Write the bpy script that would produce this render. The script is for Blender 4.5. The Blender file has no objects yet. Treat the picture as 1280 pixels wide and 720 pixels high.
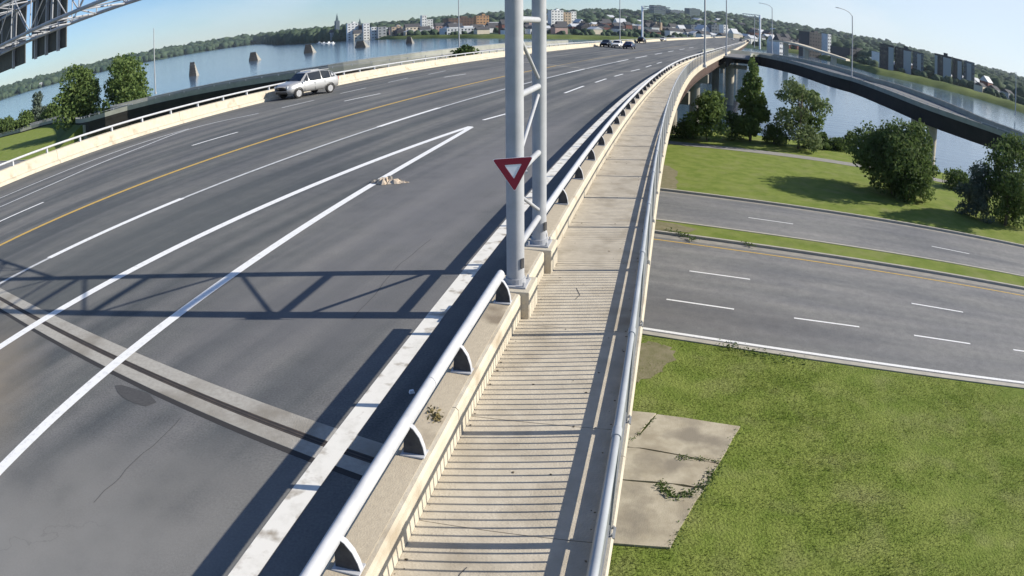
import bpy, bmesh, math, random
import numpy as np
from mathutils import Vector, Matrix
sc = bpy.context.scene
R = math.radians
rng = np.random.default_rng(7)
random.seed(7)

# ------------------------------------------------------------------ camera
F_PX, K3, PITCH, ROLL, CAMH = 899.456, -0.123855, 0.374403, -0.0066734, 4.4032
cam_d = bpy.data.cameras.new("camera"); cam = bpy.data.objects.new("camera", cam_d)
sc.collection.objects.link(cam); sc.camera = cam
cp, sp, cr, sr = math.cos(PITCH), math.sin(PITCH), math.cos(ROLL), math.sin(ROLL)
fw = Vector((0, cp, -sp)); up0 = Vector((0, sp, cp)); rt0 = Vector((1, 0, 0))
rt = rt0*cr + up0*sr; up = up0*cr - rt0*sr
M = Matrix((( rt.x, up.x, -fw.x, 0), (rt.y, up.y, -fw.y, 0), (rt.z, up.z, -fw.z, CAMH), (0, 0, 0, 1)))
cam.matrix_world = M
cam_d.type = 'PANO'; cam_d.panorama_type = 'FISHEYE_LENS_POLYNOMIAL'
cam_d.sensor_fit = 'HORIZONTAL'
cam_d.sensor_width = 36.0; cam_d.sensor_height = 20.25
cam_d.clip_start = 0.05; cam_d.clip_end = 20000
_th = np.linspace(0.0, 1.12, 200); _r = F_PX*(_th+K3*_th**3)*36.0/1280.0
_A = np.stack([_r, _r**2, _r**3, _r**4], 1); _c = np.linalg.lstsq(_A, _th, rcond=None)[0]
cam_d.fisheye_polynomial_k0 = 0.0
cam_d.fisheye_polynomial_k1 = -float(_c[0]); cam_d.fisheye_polynomial_k2 = -float(_c[1])
cam_d.fisheye_polynomial_k3 = -float(_c[2]); cam_d.fisheye_polynomial_k4 = -float(_c[3])
cam_d.fisheye_fov = R(170)

def ray(px, py):
    """viewing ray of a photograph pixel (1280 x 720), used to read positions on the ground from the photograph"""
    dx, dy = px-640.0, py-360.0
    u = cr*dx + sr*dy; v = -sr*dx + cr*dy
    Rr = math.hypot(u, v) or 1e-9; th = Rr/F_PX
    for _ in range(15): th -= (F_PX*(th+K3*th**3)-Rr)/(F_PX*(1+3*K3*th*th))
    s = math.sin(th); x = s*u/Rr; upc = -s*v/Rr; f = math.cos(th)
    return Vector((x, f*cp+upc*sp, -f*sp+upc*cp))
def at(px, py, z=0.0):
    d = ray(px, py); t = (z-CAMH)/d.z
    return Vector((d.x*t, d.y*t, z))
def azel(px, py):
    d = ray(px, py); return math.atan2(d.x, d.y), math.atan2(d.z, math.hypot(d.x, d.y))

# ------------------------------------------------------------------ light
SUN_EL, SUN_AZ = R(29.8), R(90.0)          # the sun stands to the right (+X)
w = bpy.data.worlds.new("World"); sc.world = w; w.use_nodes = True
nt = w.node_tree; bg = nt.nodes["Background"]
sky = nt.nodes.new("ShaderNodeTexSky"); sky.sky_type = 'NISHITA'; sky.sun_disc = False
sky.sun_elevation = SUN_EL; sky.sun_rotation = SUN_AZ
sky.altitude = 50; sky.air_density = 1.0; sky.dust_density = 0.0; sky.ozone_density = 3.0
tc = nt.nodes.new("ShaderNodeTexCoord"); mp = nt.nodes.new("ShaderNodeMapping")
mp.inputs["Scale"].default_value = (1.0, 1.0, 3.2)
ns = nt.nodes.new("ShaderNodeTexNoise"); ns.inputs["Scale"].default_value = 2.6; ns.inputs["Detail"].default_value = 6
cl = nt.nodes.new("ShaderNodeValToRGB"); cl.color_ramp.elements[0].position = 0.50; cl.color_ramp.elements[1].position = 0.75
mx = nt.nodes.new("ShaderNodeMixRGB"); mx.inputs["Color2"].default_value = (8.0, 8.6, 9.2, 1)
mu = nt.nodes.new("ShaderNodeMath"); mu.operation = 'MULTIPLY'; mu.inputs[1].default_value = 0.32
# thin bright cloud bank thickening towards the west, where the sun stands
dpr = nt.nodes.new("ShaderNodeVectorMath"); dpr.operation = 'DOT_PRODUCT'; dpr.inputs[1].default_value = (0.92, 0.39, 0.0)
nt.links.new(tc.outputs["Generated"], dpr.inputs[0])
mr = nt.nodes.new("ShaderNodeMapRange"); mr.interpolation_type = 'SMOOTHSTEP'; mr.inputs["From Min"].default_value = 0.40; mr.inputs["From Max"].default_value = 0.95; mr.inputs["To Max"].default_value = 0.7
nt.links.new(dpr.outputs["Value"], mr.inputs["Value"])
ad = nt.nodes.new("ShaderNodeMath"); ad.operation = 'ADD'; ad.use_clamp = True
nt.links.new(tc.outputs["Generated"], mp.inputs["Vector"]); nt.links.new(mp.outputs[0], ns.inputs["Vector"])
nt.links.new(ns.outputs["Fac"], cl.inputs["Fac"]); nt.links.new(cl.outputs["Color"], mu.inputs[0])
tint = nt.nodes.new("ShaderNodeMixRGB"); tint.blend_type = 'MULTIPLY'; tint.inputs["Fac"].default_value = 1.0
tint.inputs["Color2"].default_value = (0.80, 0.97, 1.24, 1)      # cool white balance of the traffic camera
nt.links.new(sky.outputs["Color"], tint.inputs["Color1"])
nt.links.new(mu.outputs[0], ad.inputs[0]); nt.links.new(mr.outputs[0], ad.inputs[1]); nt.links.new(ad.outputs[0], mx.inputs["Fac"]); nt.links.new(tint.outputs[0], mx.inputs["Color1"])
nt.links.new(mx.outputs[0], bg.inputs["Color"]); bg.inputs["Strength"].default_value = 0.080
sun_d = bpy.data.lights.new("sun", 'SUN'); sun = bpy.data.objects.new("sun", sun_d); sc.collection.objects.link(sun)
sun_d.energy = 5.0; sun_d.angle = R(0.53); sun_d.color = (1.0, 0.93, 0.82)
sd = Vector((math.sin(SUN_AZ)*math.cos(SUN_EL), math.cos(SUN_AZ)*math.cos(SUN_EL), math.sin(SUN_EL)))
sun.rotation_euler = sd.to_track_quat('Z', 'Y').to_euler(); sun.location = sd*200
sc.view_settings.view_transform = 'Standard'; sc.view_settings.look = 'None'
sc.view_settings.exposure = 0.45; sc.view_settings.gamma = 1.0
sc.cycles.max_bounces = 6; sc.cycles.use_denoising = True
sc.cycles.transparent_max_bounces = 6

# ------------------------------------------------------------------ materials
MATS = {}
def mat(name, col, rough=0.8, col2=None, scale=1.0, detail=6.0, lo=0.35, hi=0.65, bump=0.0, bscale=None,
        metal=0.0, coord='Object', stretch=(1, 1, 1), spec=0.4, third=None, third_scale=None, third_pos=(0.55, 0.7), trans=0.0):
    if name in MATS: return MATS[name]
    m = bpy.data.materials.new(name); m.use_nodes = True; n = m.node_tree.nodes; l = m.node_tree.links
    b = n["Principled BSDF"]; b.inputs["Roughness"].default_value = rough; b.inputs["Metallic"].default_value = metal
    b.inputs["Specular IOR Level"].default_value = spec
    b.inputs["Base Color"].default_value = (*col, 1)
    t = n.new("ShaderNodeTexCoord"); mpn = n.new("ShaderNodeMapping"); mpn.inputs["Scale"].default_value = stretch
    l.new(t.outputs[coord], mpn.inputs["Vector"])
    last = None
    if col2 is not None:
        ns = n.new("ShaderNodeTexNoise"); ns.inputs["Scale"].default_value = scale; ns.inputs["Detail"].default_value = detail
        ns.inputs["Roughness"].default_value = 0.62
        cr_ = n.new("ShaderNodeValToRGB"); e = cr_.color_ramp.elements
        e[0].position = lo; e[1].position = hi; e[0].color = (*col, 1); e[1].color = (*col2, 1)
        l.new(mpn.outputs[0], ns.inputs["Vector"]); l.new(ns.outputs["Fac"], cr_.inputs["Fac"]); last = cr_.outputs["Color"]
        if third is not None:
            n3 = n.new("ShaderNodeTexNoise"); n3.inputs["Scale"].default_value = third_scale or scale*0.2; n3.inputs["Detail"].default_value = 5
            c3 = n.new("ShaderNodeValToRGB"); c3.color_ramp.elements[0].position = third_pos[0]; c3.color_ramp.elements[1].position = third_pos[1]
            mix = n.new("ShaderNodeMixRGB"); mix.inputs["Color2"].default_value = (*third, 1)
            l.new(t.outputs[coord], n3.inputs["Vector"]); l.new(n3.outputs["Fac"], c3.inputs["Fac"])
            l.new(c3.outputs["Color"], mix.inputs["Fac"]); l.new(last, mix.inputs["Color1"]); last = mix.outputs[0]
        l.new(last, b.inputs["Base Color"])
    if bump:
        nb = n.new("ShaderNodeTexNoise"); nb.inputs["Scale"].default_value = bscale or scale*4; nb.inputs["Detail"].default_value = 5
        bp = n.new("ShaderNodeBump"); bp.inputs["Strength"].default_value = bump; bp.inputs["Distance"].default_value = 0.05
        l.new(mpn.outputs[0], nb.inputs["Vector"]); l.new(nb.outputs["Fac"], bp.inputs["Height"]); l.new(bp.outputs[0], b.inputs["Normal"])
    if trans:
        tr = n.new("ShaderNodeBsdfTranslucent"); mxs = n.new("ShaderNodeMixShader"); mxs.inputs[0].default_value = trans
        if last is not None: l.new(last, tr.inputs["Color"])
        else: tr.inputs["Color"].default_value = (*col, 1)
        l.new(b.outputs[0], mxs.inputs[1]); l.new(tr.outputs[0], mxs.inputs[2]); l.new(mxs.outputs[0], n["Material Output"].inputs["Surface"])
    MATS[name] = m; return m

def asphalt_mat(name, base, light, dirt=None, uv=True):
    """asphalt with aggregate grain, wheel-track streaks that run along the lane (UV) and broad patches"""
    m = bpy.data.materials.new(name); m.use_nodes = True; n = m.node_tree.nodes; l = m.node_tree.links
    b = n["Principled BSDF"]; b.inputs["Roughness"].default_value = 0.82; b.inputs["Specular IOR Level"].default_value = 0.35
    t = n.new("ShaderNodeTexCoord")
    def noise(vec, sc_, det, st=None):
        x = n.new("ShaderNodeTexNoise"); x.inputs["Scale"].default_value = sc_; x.inputs["Detail"].default_value = det
        if st:
            mpn = n.new("ShaderNodeMapping"); mpn.inputs["Scale"].default_value = st; l.new(vec, mpn.inputs["Vector"]); vec = mpn.outputs[0]
        l.new(vec, x.inputs["Vector"]); return x.outputs["Fac"]
    def ramp(fac, p0, p1, c0, c1):
        x = n.new("ShaderNodeValToRGB"); e = x.color_ramp.elements; e[0].position = p0; e[1].position = p1
        e[0].color = (*c0, 1); e[1].color = (*c1, 1); l.new(fac, x.inputs["Fac"]); return x.outputs["Color"]
    def mixc(fac, a, c, mode='MIX'):
        x = n.new("ShaderNodeMixRGB"); x.blend_type = mode
        if isinstance(fac, float): x.inputs["Fac"].default_value = fac
        else: l.new(fac, x.inputs["Fac"])
        for s_, v in (("Color1", a), ("Color2", c)):
            if isinstance(v, tuple): x.inputs[s_].default_value = (*v, 1)
            else: l.new(v, x.inputs[s_])
        return x.outputs[0]
    vec = t.outputs["UV"] if uv else t.outputs["Object"]
    c = ramp(noise(vec, 1.0, 4, (1.15, 0.028, 1)), 0.38, 0.62, base, light)             # streaks along the lanes
    c2 = ramp(noise(vec, 0.55, 3, (1, 0.25, 1)), 0.35, 0.7, (0.80, 0.81, 0.84), (1.14, 1.12, 1.08))
    c = mixc(1.0, c, c2, 'MULTIPLY')
    c3 = ramp(noise(t.outputs["Object"], 34.0, 6), 0.3, 0.7, (0.72, 0.72, 0.72), (1.28, 1.28, 1.28))
    c = mixc(1.0, c, c3, 'MULTIPLY')
    c4 = ramp(noise(t.outputs["Object"], 2.4, 9), 0.30, 0.65, (0.88, 0.88, 0.89), (1.07, 1.07, 1.06))
    c = mixc(1.0, c, c4, 'MULTIPLY')
    if dirt:
        for (cx, cy, rx, ry, ang, col, amt) in dirt:
            mpn = n.new("ShaderNodeMapping"); mpn.vector_type = 'TEXTURE'
            mpn.inputs["Location"].default_value = (cx, cy, 0); mpn.inputs["Rotation"].default_value = (0, 0, ang)
            mpn.inputs["Scale"].default_value = (rx, ry, 50)
            l.new(t.outputs["Object"], mpn.inputs["Vector"])
            g = n.new("ShaderNodeTexGradient"); g.gradient_type = 'SPHERICAL'; l.new(mpn.outputs[0], g.inputs["Vector"])
            nn = noise(t.outputs["Object"], 1.1, 5)
            mm = n.new("ShaderNodeMath"); mm.operation = 'MULTIPLY'; l.new(g.outputs["Fac"], mm.inputs[0]); l.new(nn, mm.inputs[1])
            f = ramp(mm.outputs[0], 0.03, 0.36, (0, 0, 0), (amt, amt, amt))
            c = mixc(f, c, col)
    # fine cracks
    vo = n.new("ShaderNodeTexVoronoi"); vo.feature = 'DISTANCE_TO_EDGE'; vo.inputs["Scale"].default_value = 0.35
    nz = n.new("ShaderNodeTexNoise"); nz.inputs["Scale"].default_value = 1.6; nz.inputs["Detail"].default_value = 6; l.new(t.outputs["Object"], nz.inputs["Vector"])
    va = n.new("ShaderNodeVectorMath"); va.operation = 'MULTIPLY_ADD'; va.inputs[1].default_value = (1.6, 1.6, 1.6)
    l.new(nz.outputs["Color"], va.inputs[0]); l.new(t.outputs["Object"], va.inputs[2]); l.new(va.outputs[0], vo.inputs["Vector"])
    ck = ramp(vo.outputs["Distance"], 0.0, 0.006, (0.22, 0.22, 0.22), (0, 0, 0))
    msk = ramp(noise(t.outputs["Object"], 0.16, 3), 0.52, 0.6, (0, 0, 0), (1, 1, 1))
    mk = n.new("ShaderNodeMixRGB"); mk.blend_type = 'MULTIPLY'; mk.inputs["Fac"].default_value = 1; l.new(ck, mk.inputs["Color1"]); l.new(msk, mk.inputs["Color2"])
    c = mixc(mk.outputs[0], c, (0.03, 0.03, 0.03))
    l.new(c, b.inputs["Base Color"])
    nb = noise(t.outputs["Object"], 90.0, 3); bp = n.new("ShaderNodeBump"); bp.inputs["Strength"].default_value = 0.35; bp.inputs["Distance"].default_value = 0.01
    l.new(nb, bp.inputs["Height"]); l.new(bp.outputs[0], b.inputs["Normal"])
    MATS[name] = m; return m

m_deck = asphalt_mat("bridge asphalt", (0.088, 0.095, 0.096), (0.165, 0.164, 0.158),
    dirt=[(-8.6, 6.2, 5.0, 2.0, R(-68), (0.235, 0.20, 0.15), 0.8), (-4.6, 4.6, 4.0, 2.0, R(20), (0.17, 0.165, 0.15), 0.55),
          (-0.5, 20.0, 3.5, 18.0, R(-14), (0.165, 0.163, 0.168), 0.6), (-3.6, 10.5, 3.6, 3.0, 0, (0.12, 0.12, 0.123), 0.5), (-9.5, 15.0, 5.0, 9.0, R(-18), (0.085, 0.092, 0.092), 0.5), (-4.5, 2.5, 5.0, 4.5, 0, (0.235, 0.232, 0.22), 0.65)])
m_low = asphalt_mat("lower road asphalt", (0.175, 0.178, 0.176), (0.215, 0.214, 0.210), dirt=[(7, 25.0, 9, 3, R(-22), (0.10, 0.098, 0.10), 0.5)])
m_white = mat("white road paint", (0.80, 0.80, 0.78), 0.6, (0.50, 0.50, 0.49), 9.0, 9, 0.52, 0.80)
m_edgew = mat("soiled white paint", (0.74, 0.72, 0.66), 0.65, (0.58, 0.56, 0.50), 4.0, 8, 0.5, 0.8, third=(0.34, 0.30, 0.24), third_scale=3.4, third_pos=(0.54, 0.68))
m_whiteworn = mat("worn white paint", (0.55, 0.56, 0.56), 0.7, (0.26, 0.27, 0.28), 6.0, 8, 0.5, 0.75)
m_yel = mat("yellow road paint", (0.55, 0.36, 0.085), 0.7, (0.32, 0.24, 0.11), 6.0, 8, 0.5, 0.75)
m_yelw = mat("worn yellow paint", (0.40, 0.30, 0.14), 0.7, (0.28, 0.25, 0.18), 6.0, 8, 0.45, 0.7)
m_conc = mat("cream concrete", (0.46, 0.415, 0.325), 0.9, (0.57, 0.515, 0.41), 3.0, 8, 0.3, 0.7, 0.15, 30, third=(0.33, 0.27, 0.19), third_scale=1.4, third_pos=(0.58, 0.75))
m_concR = mat("worn concrete top", (0.40, 0.345, 0.26), 0.95, (0.46, 0.40, 0.30), 14.0, 7, 0.35, 0.65, 0.15, 60, third=(0.22, 0.18, 0.13), third_scale=1.1, third_pos=(0.62, 0.75))
m_walk = mat("walkway concrete", (0.45, 0.40, 0.315), 0.92, (0.55, 0.495, 0.395), 4.0, 9, 0.35, 0.7, 0.2, 45, third=(0.33, 0.285, 0.215), third_scale=1.5, third_pos=(0.50, 0.74))
m_joint = mat("dark joint filler", (0.035, 0.033, 0.032), 0.8)
m_jconc = mat("joint header concrete", (0.33, 0.315, 0.28), 0.9, (0.42, 0.40, 0.355), 14, 7, 0.35, 0.7, 0.3, 60, third=(0.235, 0.215, 0.18), third_scale=0.9, third_pos=(0.48, 0.65))
m_rust = mat("rusty steel seal", (0.045, 0.038, 0.034), 0.7, (0.09, 0.07, 0.055), 8, 6)
m_alu = mat("aluminium rail", (0.50, 0.51, 0.53), 0.5, (0.40, 0.41, 0.43), 4.0, 8, 0.4, 0.7, metal=0.0, spec=0.4)
m_fence = mat("dull galvanised fence steel", (0.26, 0.27, 0.28), 0.6, (0.20, 0.21, 0.22), 5.0, 5)
m_postd = mat("shaded web and dark cover metal", (0.045, 0.045, 0.05), 0.85, (0.075, 0.075, 0.075), 9, 5)  # near-black puts the shade of the hollow post web into its colour
m_galv = mat("galvanised steel", (0.42, 0.43, 0.45), 0.55, (0.34, 0.35, 0.37), 3.0, 8, 0.35, 0.7, metal=0.0, spec=0.35)
m_cond = mat("dull grey railing pipe", (0.36, 0.38, 0.40), 0.55, (0.28, 0.30, 0.32), 2.0, 5, 0.4, 0.7)
m_sign = mat("dark weathered sign back", (0.05, 0.05, 0.05), 0.6, (0.08, 0.08, 0.07), 2, 5)
m_red = mat("red sign sheeting", (0.20, 0.008, 0.030), 0.45)
m_signw = mat("white sign sheeting", (0.82, 0.84, 0.88), 0.45)
m_steel = mat("weathering steel", (0.045, 0.028, 0.022), 0.85, (0.08, 0.045, 0.032), 1.2, 6)
m_dsteel = mat("dark ramp girder", (0.018, 0.018, 0.017), 0.95, (0.030, 0.028, 0.025), 0.5, 5)
m_rampc = mat("aged ramp concrete", (0.25, 0.26, 0.225), 0.95, (0.34, 0.345, 0.30), 0.8, 7, 0.35, 0.7)
m_grass = mat("mown grass", (0.135, 0.185, 0.034), 0.95, (0.205, 0.245, 0.060), 0.9, 10, 0.36, 0.66, 0.9, 14, stretch=(1, 1.0, 1), third=(0.23, 0.24, 0.095), third_scale=0.6, third_pos=(0.5, 0.85), spec=0.1)
m_blade = mat("grass blades", (0.145, 0.200, 0.036), 0.9, (0.225, 0.265, 0.070), 0.9, 6, 0.35, 0.65, third=(0.25, 0.25, 0.105), third_scale=0.6, third_pos=(0.50, 0.80), spec=0.1, trans=0.4)
m_soil = mat("bare soil", (0.165, 0.155, 0.075), 0.95, (0.24, 0.21, 0.13), 3, 7, 0.35, 0.7, 0.3, 20)
m_kerb = mat("kerb concrete", (0.36, 0.34, 0.29), 0.9, (0.45, 0.42, 0.35), 2.5, 7)
m_gutter = mat("gutter dirt", (0.24, 0.225, 0.20), 0.95, (0.32, 0.30, 0.255), 2.0, 7)
m_path = mat("gravel path", (0.24, 0.235, 0.21), 0.95, (0.30, 0.285, 0.25), 2.0, 7)
m_slab = mat("old concrete slab", (0.34, 0.295, 0.215), 0.93, (0.50, 0.45, 0.345), 1.6, 10, 0.35, 0.7, 0.2, 30, third=(0.25, 0.22, 0.17), third_scale=0.9, third_pos=(0.48, 0.66))
m_bark = mat("bark", (0.10, 0.08, 0.06), 0.9, (0.17, 0.14, 0.11), 6, 5, 0.3, 0.7, 0.3, 20, stretch=(1, 1, 0.2))
def leafm(n_, a, b_, s=0.5): return mat(n_, a, 0.75, b_, s, 4, 0.38, 0.62, spec=0.2, trans=0.38)
m_leafd = leafm("dark leaves", (0.068, 0.110, 0.034), (0.135, 0.190, 0.058))
m_leafm = leafm("green leaves", (0.080, 0.130, 0.034), (0.165, 0.225, 0.070))
m_leafl = leafm("pale leaves", (0.11, 0.155, 0.055), (0.21, 0.26, 0.12))
m_leafb = leafm("bluish willow leaves", (0.08, 0.11, 0.085), (0.15, 0.19, 0.14))
m_leafy = leafm("yellow green leaves", (0.12, 0.15, 0.015), (0.20, 0.22, 0.03))
m_wood = mat("distant wood", (0.028, 0.052, 0.034), 0.95, (0.075, 0.105, 0.062), 0.012, 9, 0.38, 0.62, spec=0.1)
m_hill = mat("hill ground", (0.03, 0.055, 0.035), 0.95, (0.07, 0.10, 0.055), 0.01, 8, 0.38, 0.62, spec=0.1)
m_bank = mat("river bank grass", (0.07, 0.10, 0.025), 0.95, (0.14, 0.17, 0.05), 0.03, 8, 0.38, 0.62, spec=0.1)
m_tyre = mat("tyre rubber", (0.02, 0.02, 0.02), 0.8)
m_rim = mat("alloy rim", (0.6, 0.6, 0.6), 0.3, metal=0.6)
m_glass = mat("car glass", (0.012, 0.015, 0.02), 0.05, spec=0.8)
m_lamp = mat("clear lamp lens", (0.75, 0.78, 0.8), 0.1, spec=0.8)
m_lampr = mat("red lamp lens", (0.4, 0.01, 0.01), 0.2, spec=0.6)
m_trim = mat("black plastic trim", (0.03, 0.03, 0.03), 0.6)
def paint(n_, c): return mat(n_, c, 0.28, spec=0.6, metal=0.15)
m_wat = bpy.data.materials.new("river water"); m_wat.use_nodes = True
_n = m_wat.node_tree.nodes; _l = m_wat.node_tree.links; _b = _n["Principled BSDF"]
_b.inputs["Base Color"].default_value = (0.06, 0.11, 0.17, 1); _b.inputs["Roughness"].default_value = 0.12; _b.inputs["IOR"].default_value = 1.333
_t = _n.new("ShaderNodeTexCoord"); _m = _n.new("ShaderNodeMapping"); _m.inputs["Scale"].default_value = (0.35, 0.9, 1)
_no = _n.new("ShaderNodeTexNoise"); _no.inputs["Scale"].default_value = 0.6; _no.inputs["Detail"].default_value = 6
_bp = _n.new("ShaderNodeBump"); _bp.inputs["Strength"].default_value = 0.28; _bp.inputs["Distance"].default_value = 0.25
_l.new(_t.outputs["Object"], _m.inputs["Vector"]); _l.new(_m.outputs[0], _no.inputs["Vector"]); _l.new(_no.outputs["Fac"], _bp.inputs["Height"]); _l.new(_bp.outputs[0], _b.inputs["Normal"])

# ------------------------------------------------------------------ mesh helpers
COL = sc.collection
class MB:
    def __init__(s): s.v = []; s.f = []; s.m = []; s.uv = None
    def add(s, vs, fs, mi=0):
        o = len(s.v); s.v += [tuple(v) for v in vs]; s.f += [tuple(i+o for i in f) for f in fs]; s.m += [mi]*len(fs); return s
    def box(s, c, d, rz=0.0, mi=0, taper=1.0, rot=None):
        cx, cy, cz = c; hx, hy, hz = d[0]/2, d[1]/2, d[2]/2; vs = []
        ca, sa = math.cos(rz), math.sin(rz)
        for z, t in ((-hz, 1.0), (hz, taper)):
            for x, y in ((-hx, -hy), (hx, -hy), (hx, hy), (-hx, hy)):
                p = Vector((x*t, y*t, z))
                if rot is not None: p = rot @ p
                else: p = Vector((p.x*ca-p.y*sa, p.x*sa+p.y*ca, p.z))
                vs.append((cx+p.x, cy+p.y, cz+p.z))
        return s.add(vs, [(3, 2, 1, 0), (4, 5, 6, 7), (0, 1, 5, 4), (1, 2, 6, 5), (2, 3, 7, 6), (3, 0, 4, 7)], mi)
    def tube(s, pts, r, n=10, mi=0, cap=True, r2=None):
        pts = [Vector(p) for p in pts]; rings = []
        rr = r if isinstance(r, (list, tuple)) else [r + ((r2-r)*i/(len(pts)-1) if r2 is not None else 0) for i in range(len(pts))]
        ref = None
        for i, p in enumerate(pts):
            a = pts[max(i-1, 0)]; b = pts[min(i+1, len(pts)-1)]; d = (b-a).normalized()
            if ref is None or abs(ref.dot(d)) > 0.95: ref = Vector((0, 0, 1)) if abs(d.z) < 0.9 else Vector((1, 0, 0))
            x = ref.cross(d).normalized(); y = d.cross(x).normalized(); ref = y if abs(d.z) > 0.9 else Vector((0, 0, 1))
            rings.append([p + (x*math.cos(2*math.pi*k/n) + y*math.sin(2*math.pi*k/n))*rr[i] for k in range(n)])
        vs = [q for rg in rings for q in rg]; fs = []
        for i in range(len(pts)-1):
            for k in range(n): fs.append((i*n+k, i*n+(k+1) % n, (i+1)*n+(k+1) % n, (i+1)*n+k))
        if cap: fs.append(tuple(range(n-1, -1, -1))); fs.append(tuple(range((len(pts)-1)*n, len(pts)*n)))
        return s.add(vs, fs, mi)
    def build(s, name, mats, parent=None, smooth=False, kind=None, label=None, cat=None, group=None, loc=None, bevel=0):
        me = bpy.data.meshes.new(name); me.from_pydata(s.v, [], s.f)
        for m in (mats if isinstance(mats, (list, tuple)) else [mats]): me.materials.append(m)
        if max(s.m or [0]) > 0: me.polygons.foreach_set("material_index", s.m)
        if s.uv is not None:
            u = me.uv_layers.new(name="UVMap"); vi = np.empty(len(me.loops), dtype=np.int32); me.loops.foreach_get("vertex_index", vi)
            u.data.foreach_set("uv", np.asarray(s.uv, dtype=np.float32)[vi].ravel())
        if smooth:
            me.polygons.foreach_set("use_smooth", [True]*len(me.polygons))
        me.update()
        o = bpy.data.objects.new(name, me); COL.objects.link(o)
        if smooth == 'auto':
            try: me.set_sharp_from_angle(angle=R(40))
            except Exception: pass
        if parent is not None: o.parent = parent
        if loc is not None: o.location = loc
        if bevel:
            bv = o.modifiers.new("bevel", 'BEVEL'); bv.width = bevel; bv.segments = 2; bv.limit_method = 'ANGLE'
        tag(o, label, cat, group, kind); return o
def tag(o, label=None, cat=None, group=None, kind=None):
    if label: o["label"] = label
    if cat: o["category"] = cat
    if group: o["group"] = group
    if kind: o["kind"] = kind
    return o
def empty(name, loc=(0, 0, 0), label=None, cat=None, group=None, rz=0.0, kind=None):
    o = bpy.data.objects.new(name, None); COL.objects.link(o); o.location = loc; o.rotation_euler = (0, 0, rz)
    o.empty_display_size = 0.2
    return tag(o, label, cat, group, kind)
def copy_tree(o, parent=None):
    c = o.copy(); COL.objects.link(c); c.parent = parent
    for ch in list(o.children): copy_tree(ch, c)
    return c
def mesh_np(name, V, F, mats, parent=None, smooth=False, **kw):
    me = bpy.data.meshes.new(name); k = F.shape[1]
    me.vertices.add(len(V)); me.vertices.foreach_set("co", np.asarray(V, dtype=np.float32).ravel())
    me.loops.add(F.size); me.loops.foreach_set("vertex_index", F.astype(np.int32).ravel())
    me.polygons.add(len(F)); me.polygons.foreach_set("loop_start", np.arange(0, F.size, k, dtype=np.int32))
    me.polygons.foreach_set("loop_total", np.full(len(F), k, dtype=np.int32))
    if smooth: me.polygons.foreach_set("use_smooth", np.ones(len(F), dtype=bool))
    me.materials.append(mats); me.update(calc_edges=True); me.validate()
    o = bpy.data.objects.new(name, me); COL.objects.link(o); o.parent = parent
    tag(o, kw.get('label'), kw.get('cat'), kw.get('group'), kw.get('kind')); return o

# ------------------------------------------------------------------ the two alignments
def integ(hfun, s0, s1, ds=0.5):
    n0 = int(round(-s0/ds)); n1 = int(round(s1/ds)); S = np.arange(-n0, n1+1)*ds
    hm = np.array([hfun(s+ds/2) for s in S[:-1]])
    x = np.concatenate([[0], np.cumsum(np.sin(hm)*ds)]); y = np.concatenate([[0], np.cumsum(np.cos(hm)*ds)])
    x -= x[n0]; y -= y[n0]; H = np.array([hfun(s) for s in S]); return S, x, y, H
def h1(s):
    s = max(s, -12.0)
    if s < 60: return 0.19735952+0.00225735*s-0.0000344*s*s/2+0.00000028*s**3/3
    return float(np.interp(s, [60, 95, 180, 300, 450], [0.2909, R(20.2), R(20.3), R(19.9), R(19.6)]))
def h2(s):
    s = max(s, -12.0)
    if s < 110: return 0.33795283-0.0011835*s+0.00005568*s*s/2-0.00000044*s**3/3
    return float(np.interp(s, [110, 150, 300, 450], [0.347, R(20.2), R(19.9), R(19.6)]))
_S1 = integ(h1, -40, 740); _S2 = integ(h2, -40, 740)
def P(which, s, off, z=0.0):
    S, X, Y, H = _S1 if which == 1 else _S2
    x = np.interp(s, S, X); y = np.interp(s, S, Y); h = np.interp(s, S, H)
    return Vector((float(x+off*math.cos(h)), float(y-off*math.sin(h)), z))
def Hd(which, s): return float(np.interp(s, (_S1 if which == 1 else _S2)[0], (_S1 if which == 1 else _S2)[3]))
def srange(s0, s1, near=1.0):
    out = [s0]
    while out[-1] < s1-1e-6:
        s = out[-1]; st = near if s < 40 else (near*2 if s < 120 else near*8)
        out.append(min(s1, s+st))
    return out
def sweep(fn, ss, prof, closed=True, mb=None, mi=0):
    """sweep a profile of (offset, z) along fn(s, off, z)"""
    mb = mb or MB(); n = len(prof); vs = []; fs = []
    for s in ss:
        for (o, z) in prof: vs.append(fn(s, o, z))
    for i in range(len(ss)-1):
        for k in range(n if closed else n-1):
            a = i*n+k; b = i*n+(k+1) % n; fs.append((a, a+n, b+n, b))
    if closed: fs.append(tuple(range(n))); fs.append(tuple(reversed(range((len(ss)-1)*n, len(ss)*n))))
    return mb.add(vs, fs, mi)
def f1(s, o, z): return P(1, s, o, z)
def f2(s, o, z): return P(2, s, o, z)
def catmull(pts, per=8):
    pts = [Vector(p) for p in pts]; out = []
    ext = [pts[0]*2-pts[1]] + pts + [pts[-1]*2-pts[-2]]
    for i in range(1, len(ext)-2):
        a, b, c, d = ext[i-1:i+3]
        for k in range(per):
            t = k/per
            out.append(0.5*((2*b)+(c-a)*t+(2*a-5*b+4*c-d)*t*t+(3*b-a-3*c+d)*t**3))
    out.append(pts[-1]); return out
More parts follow.
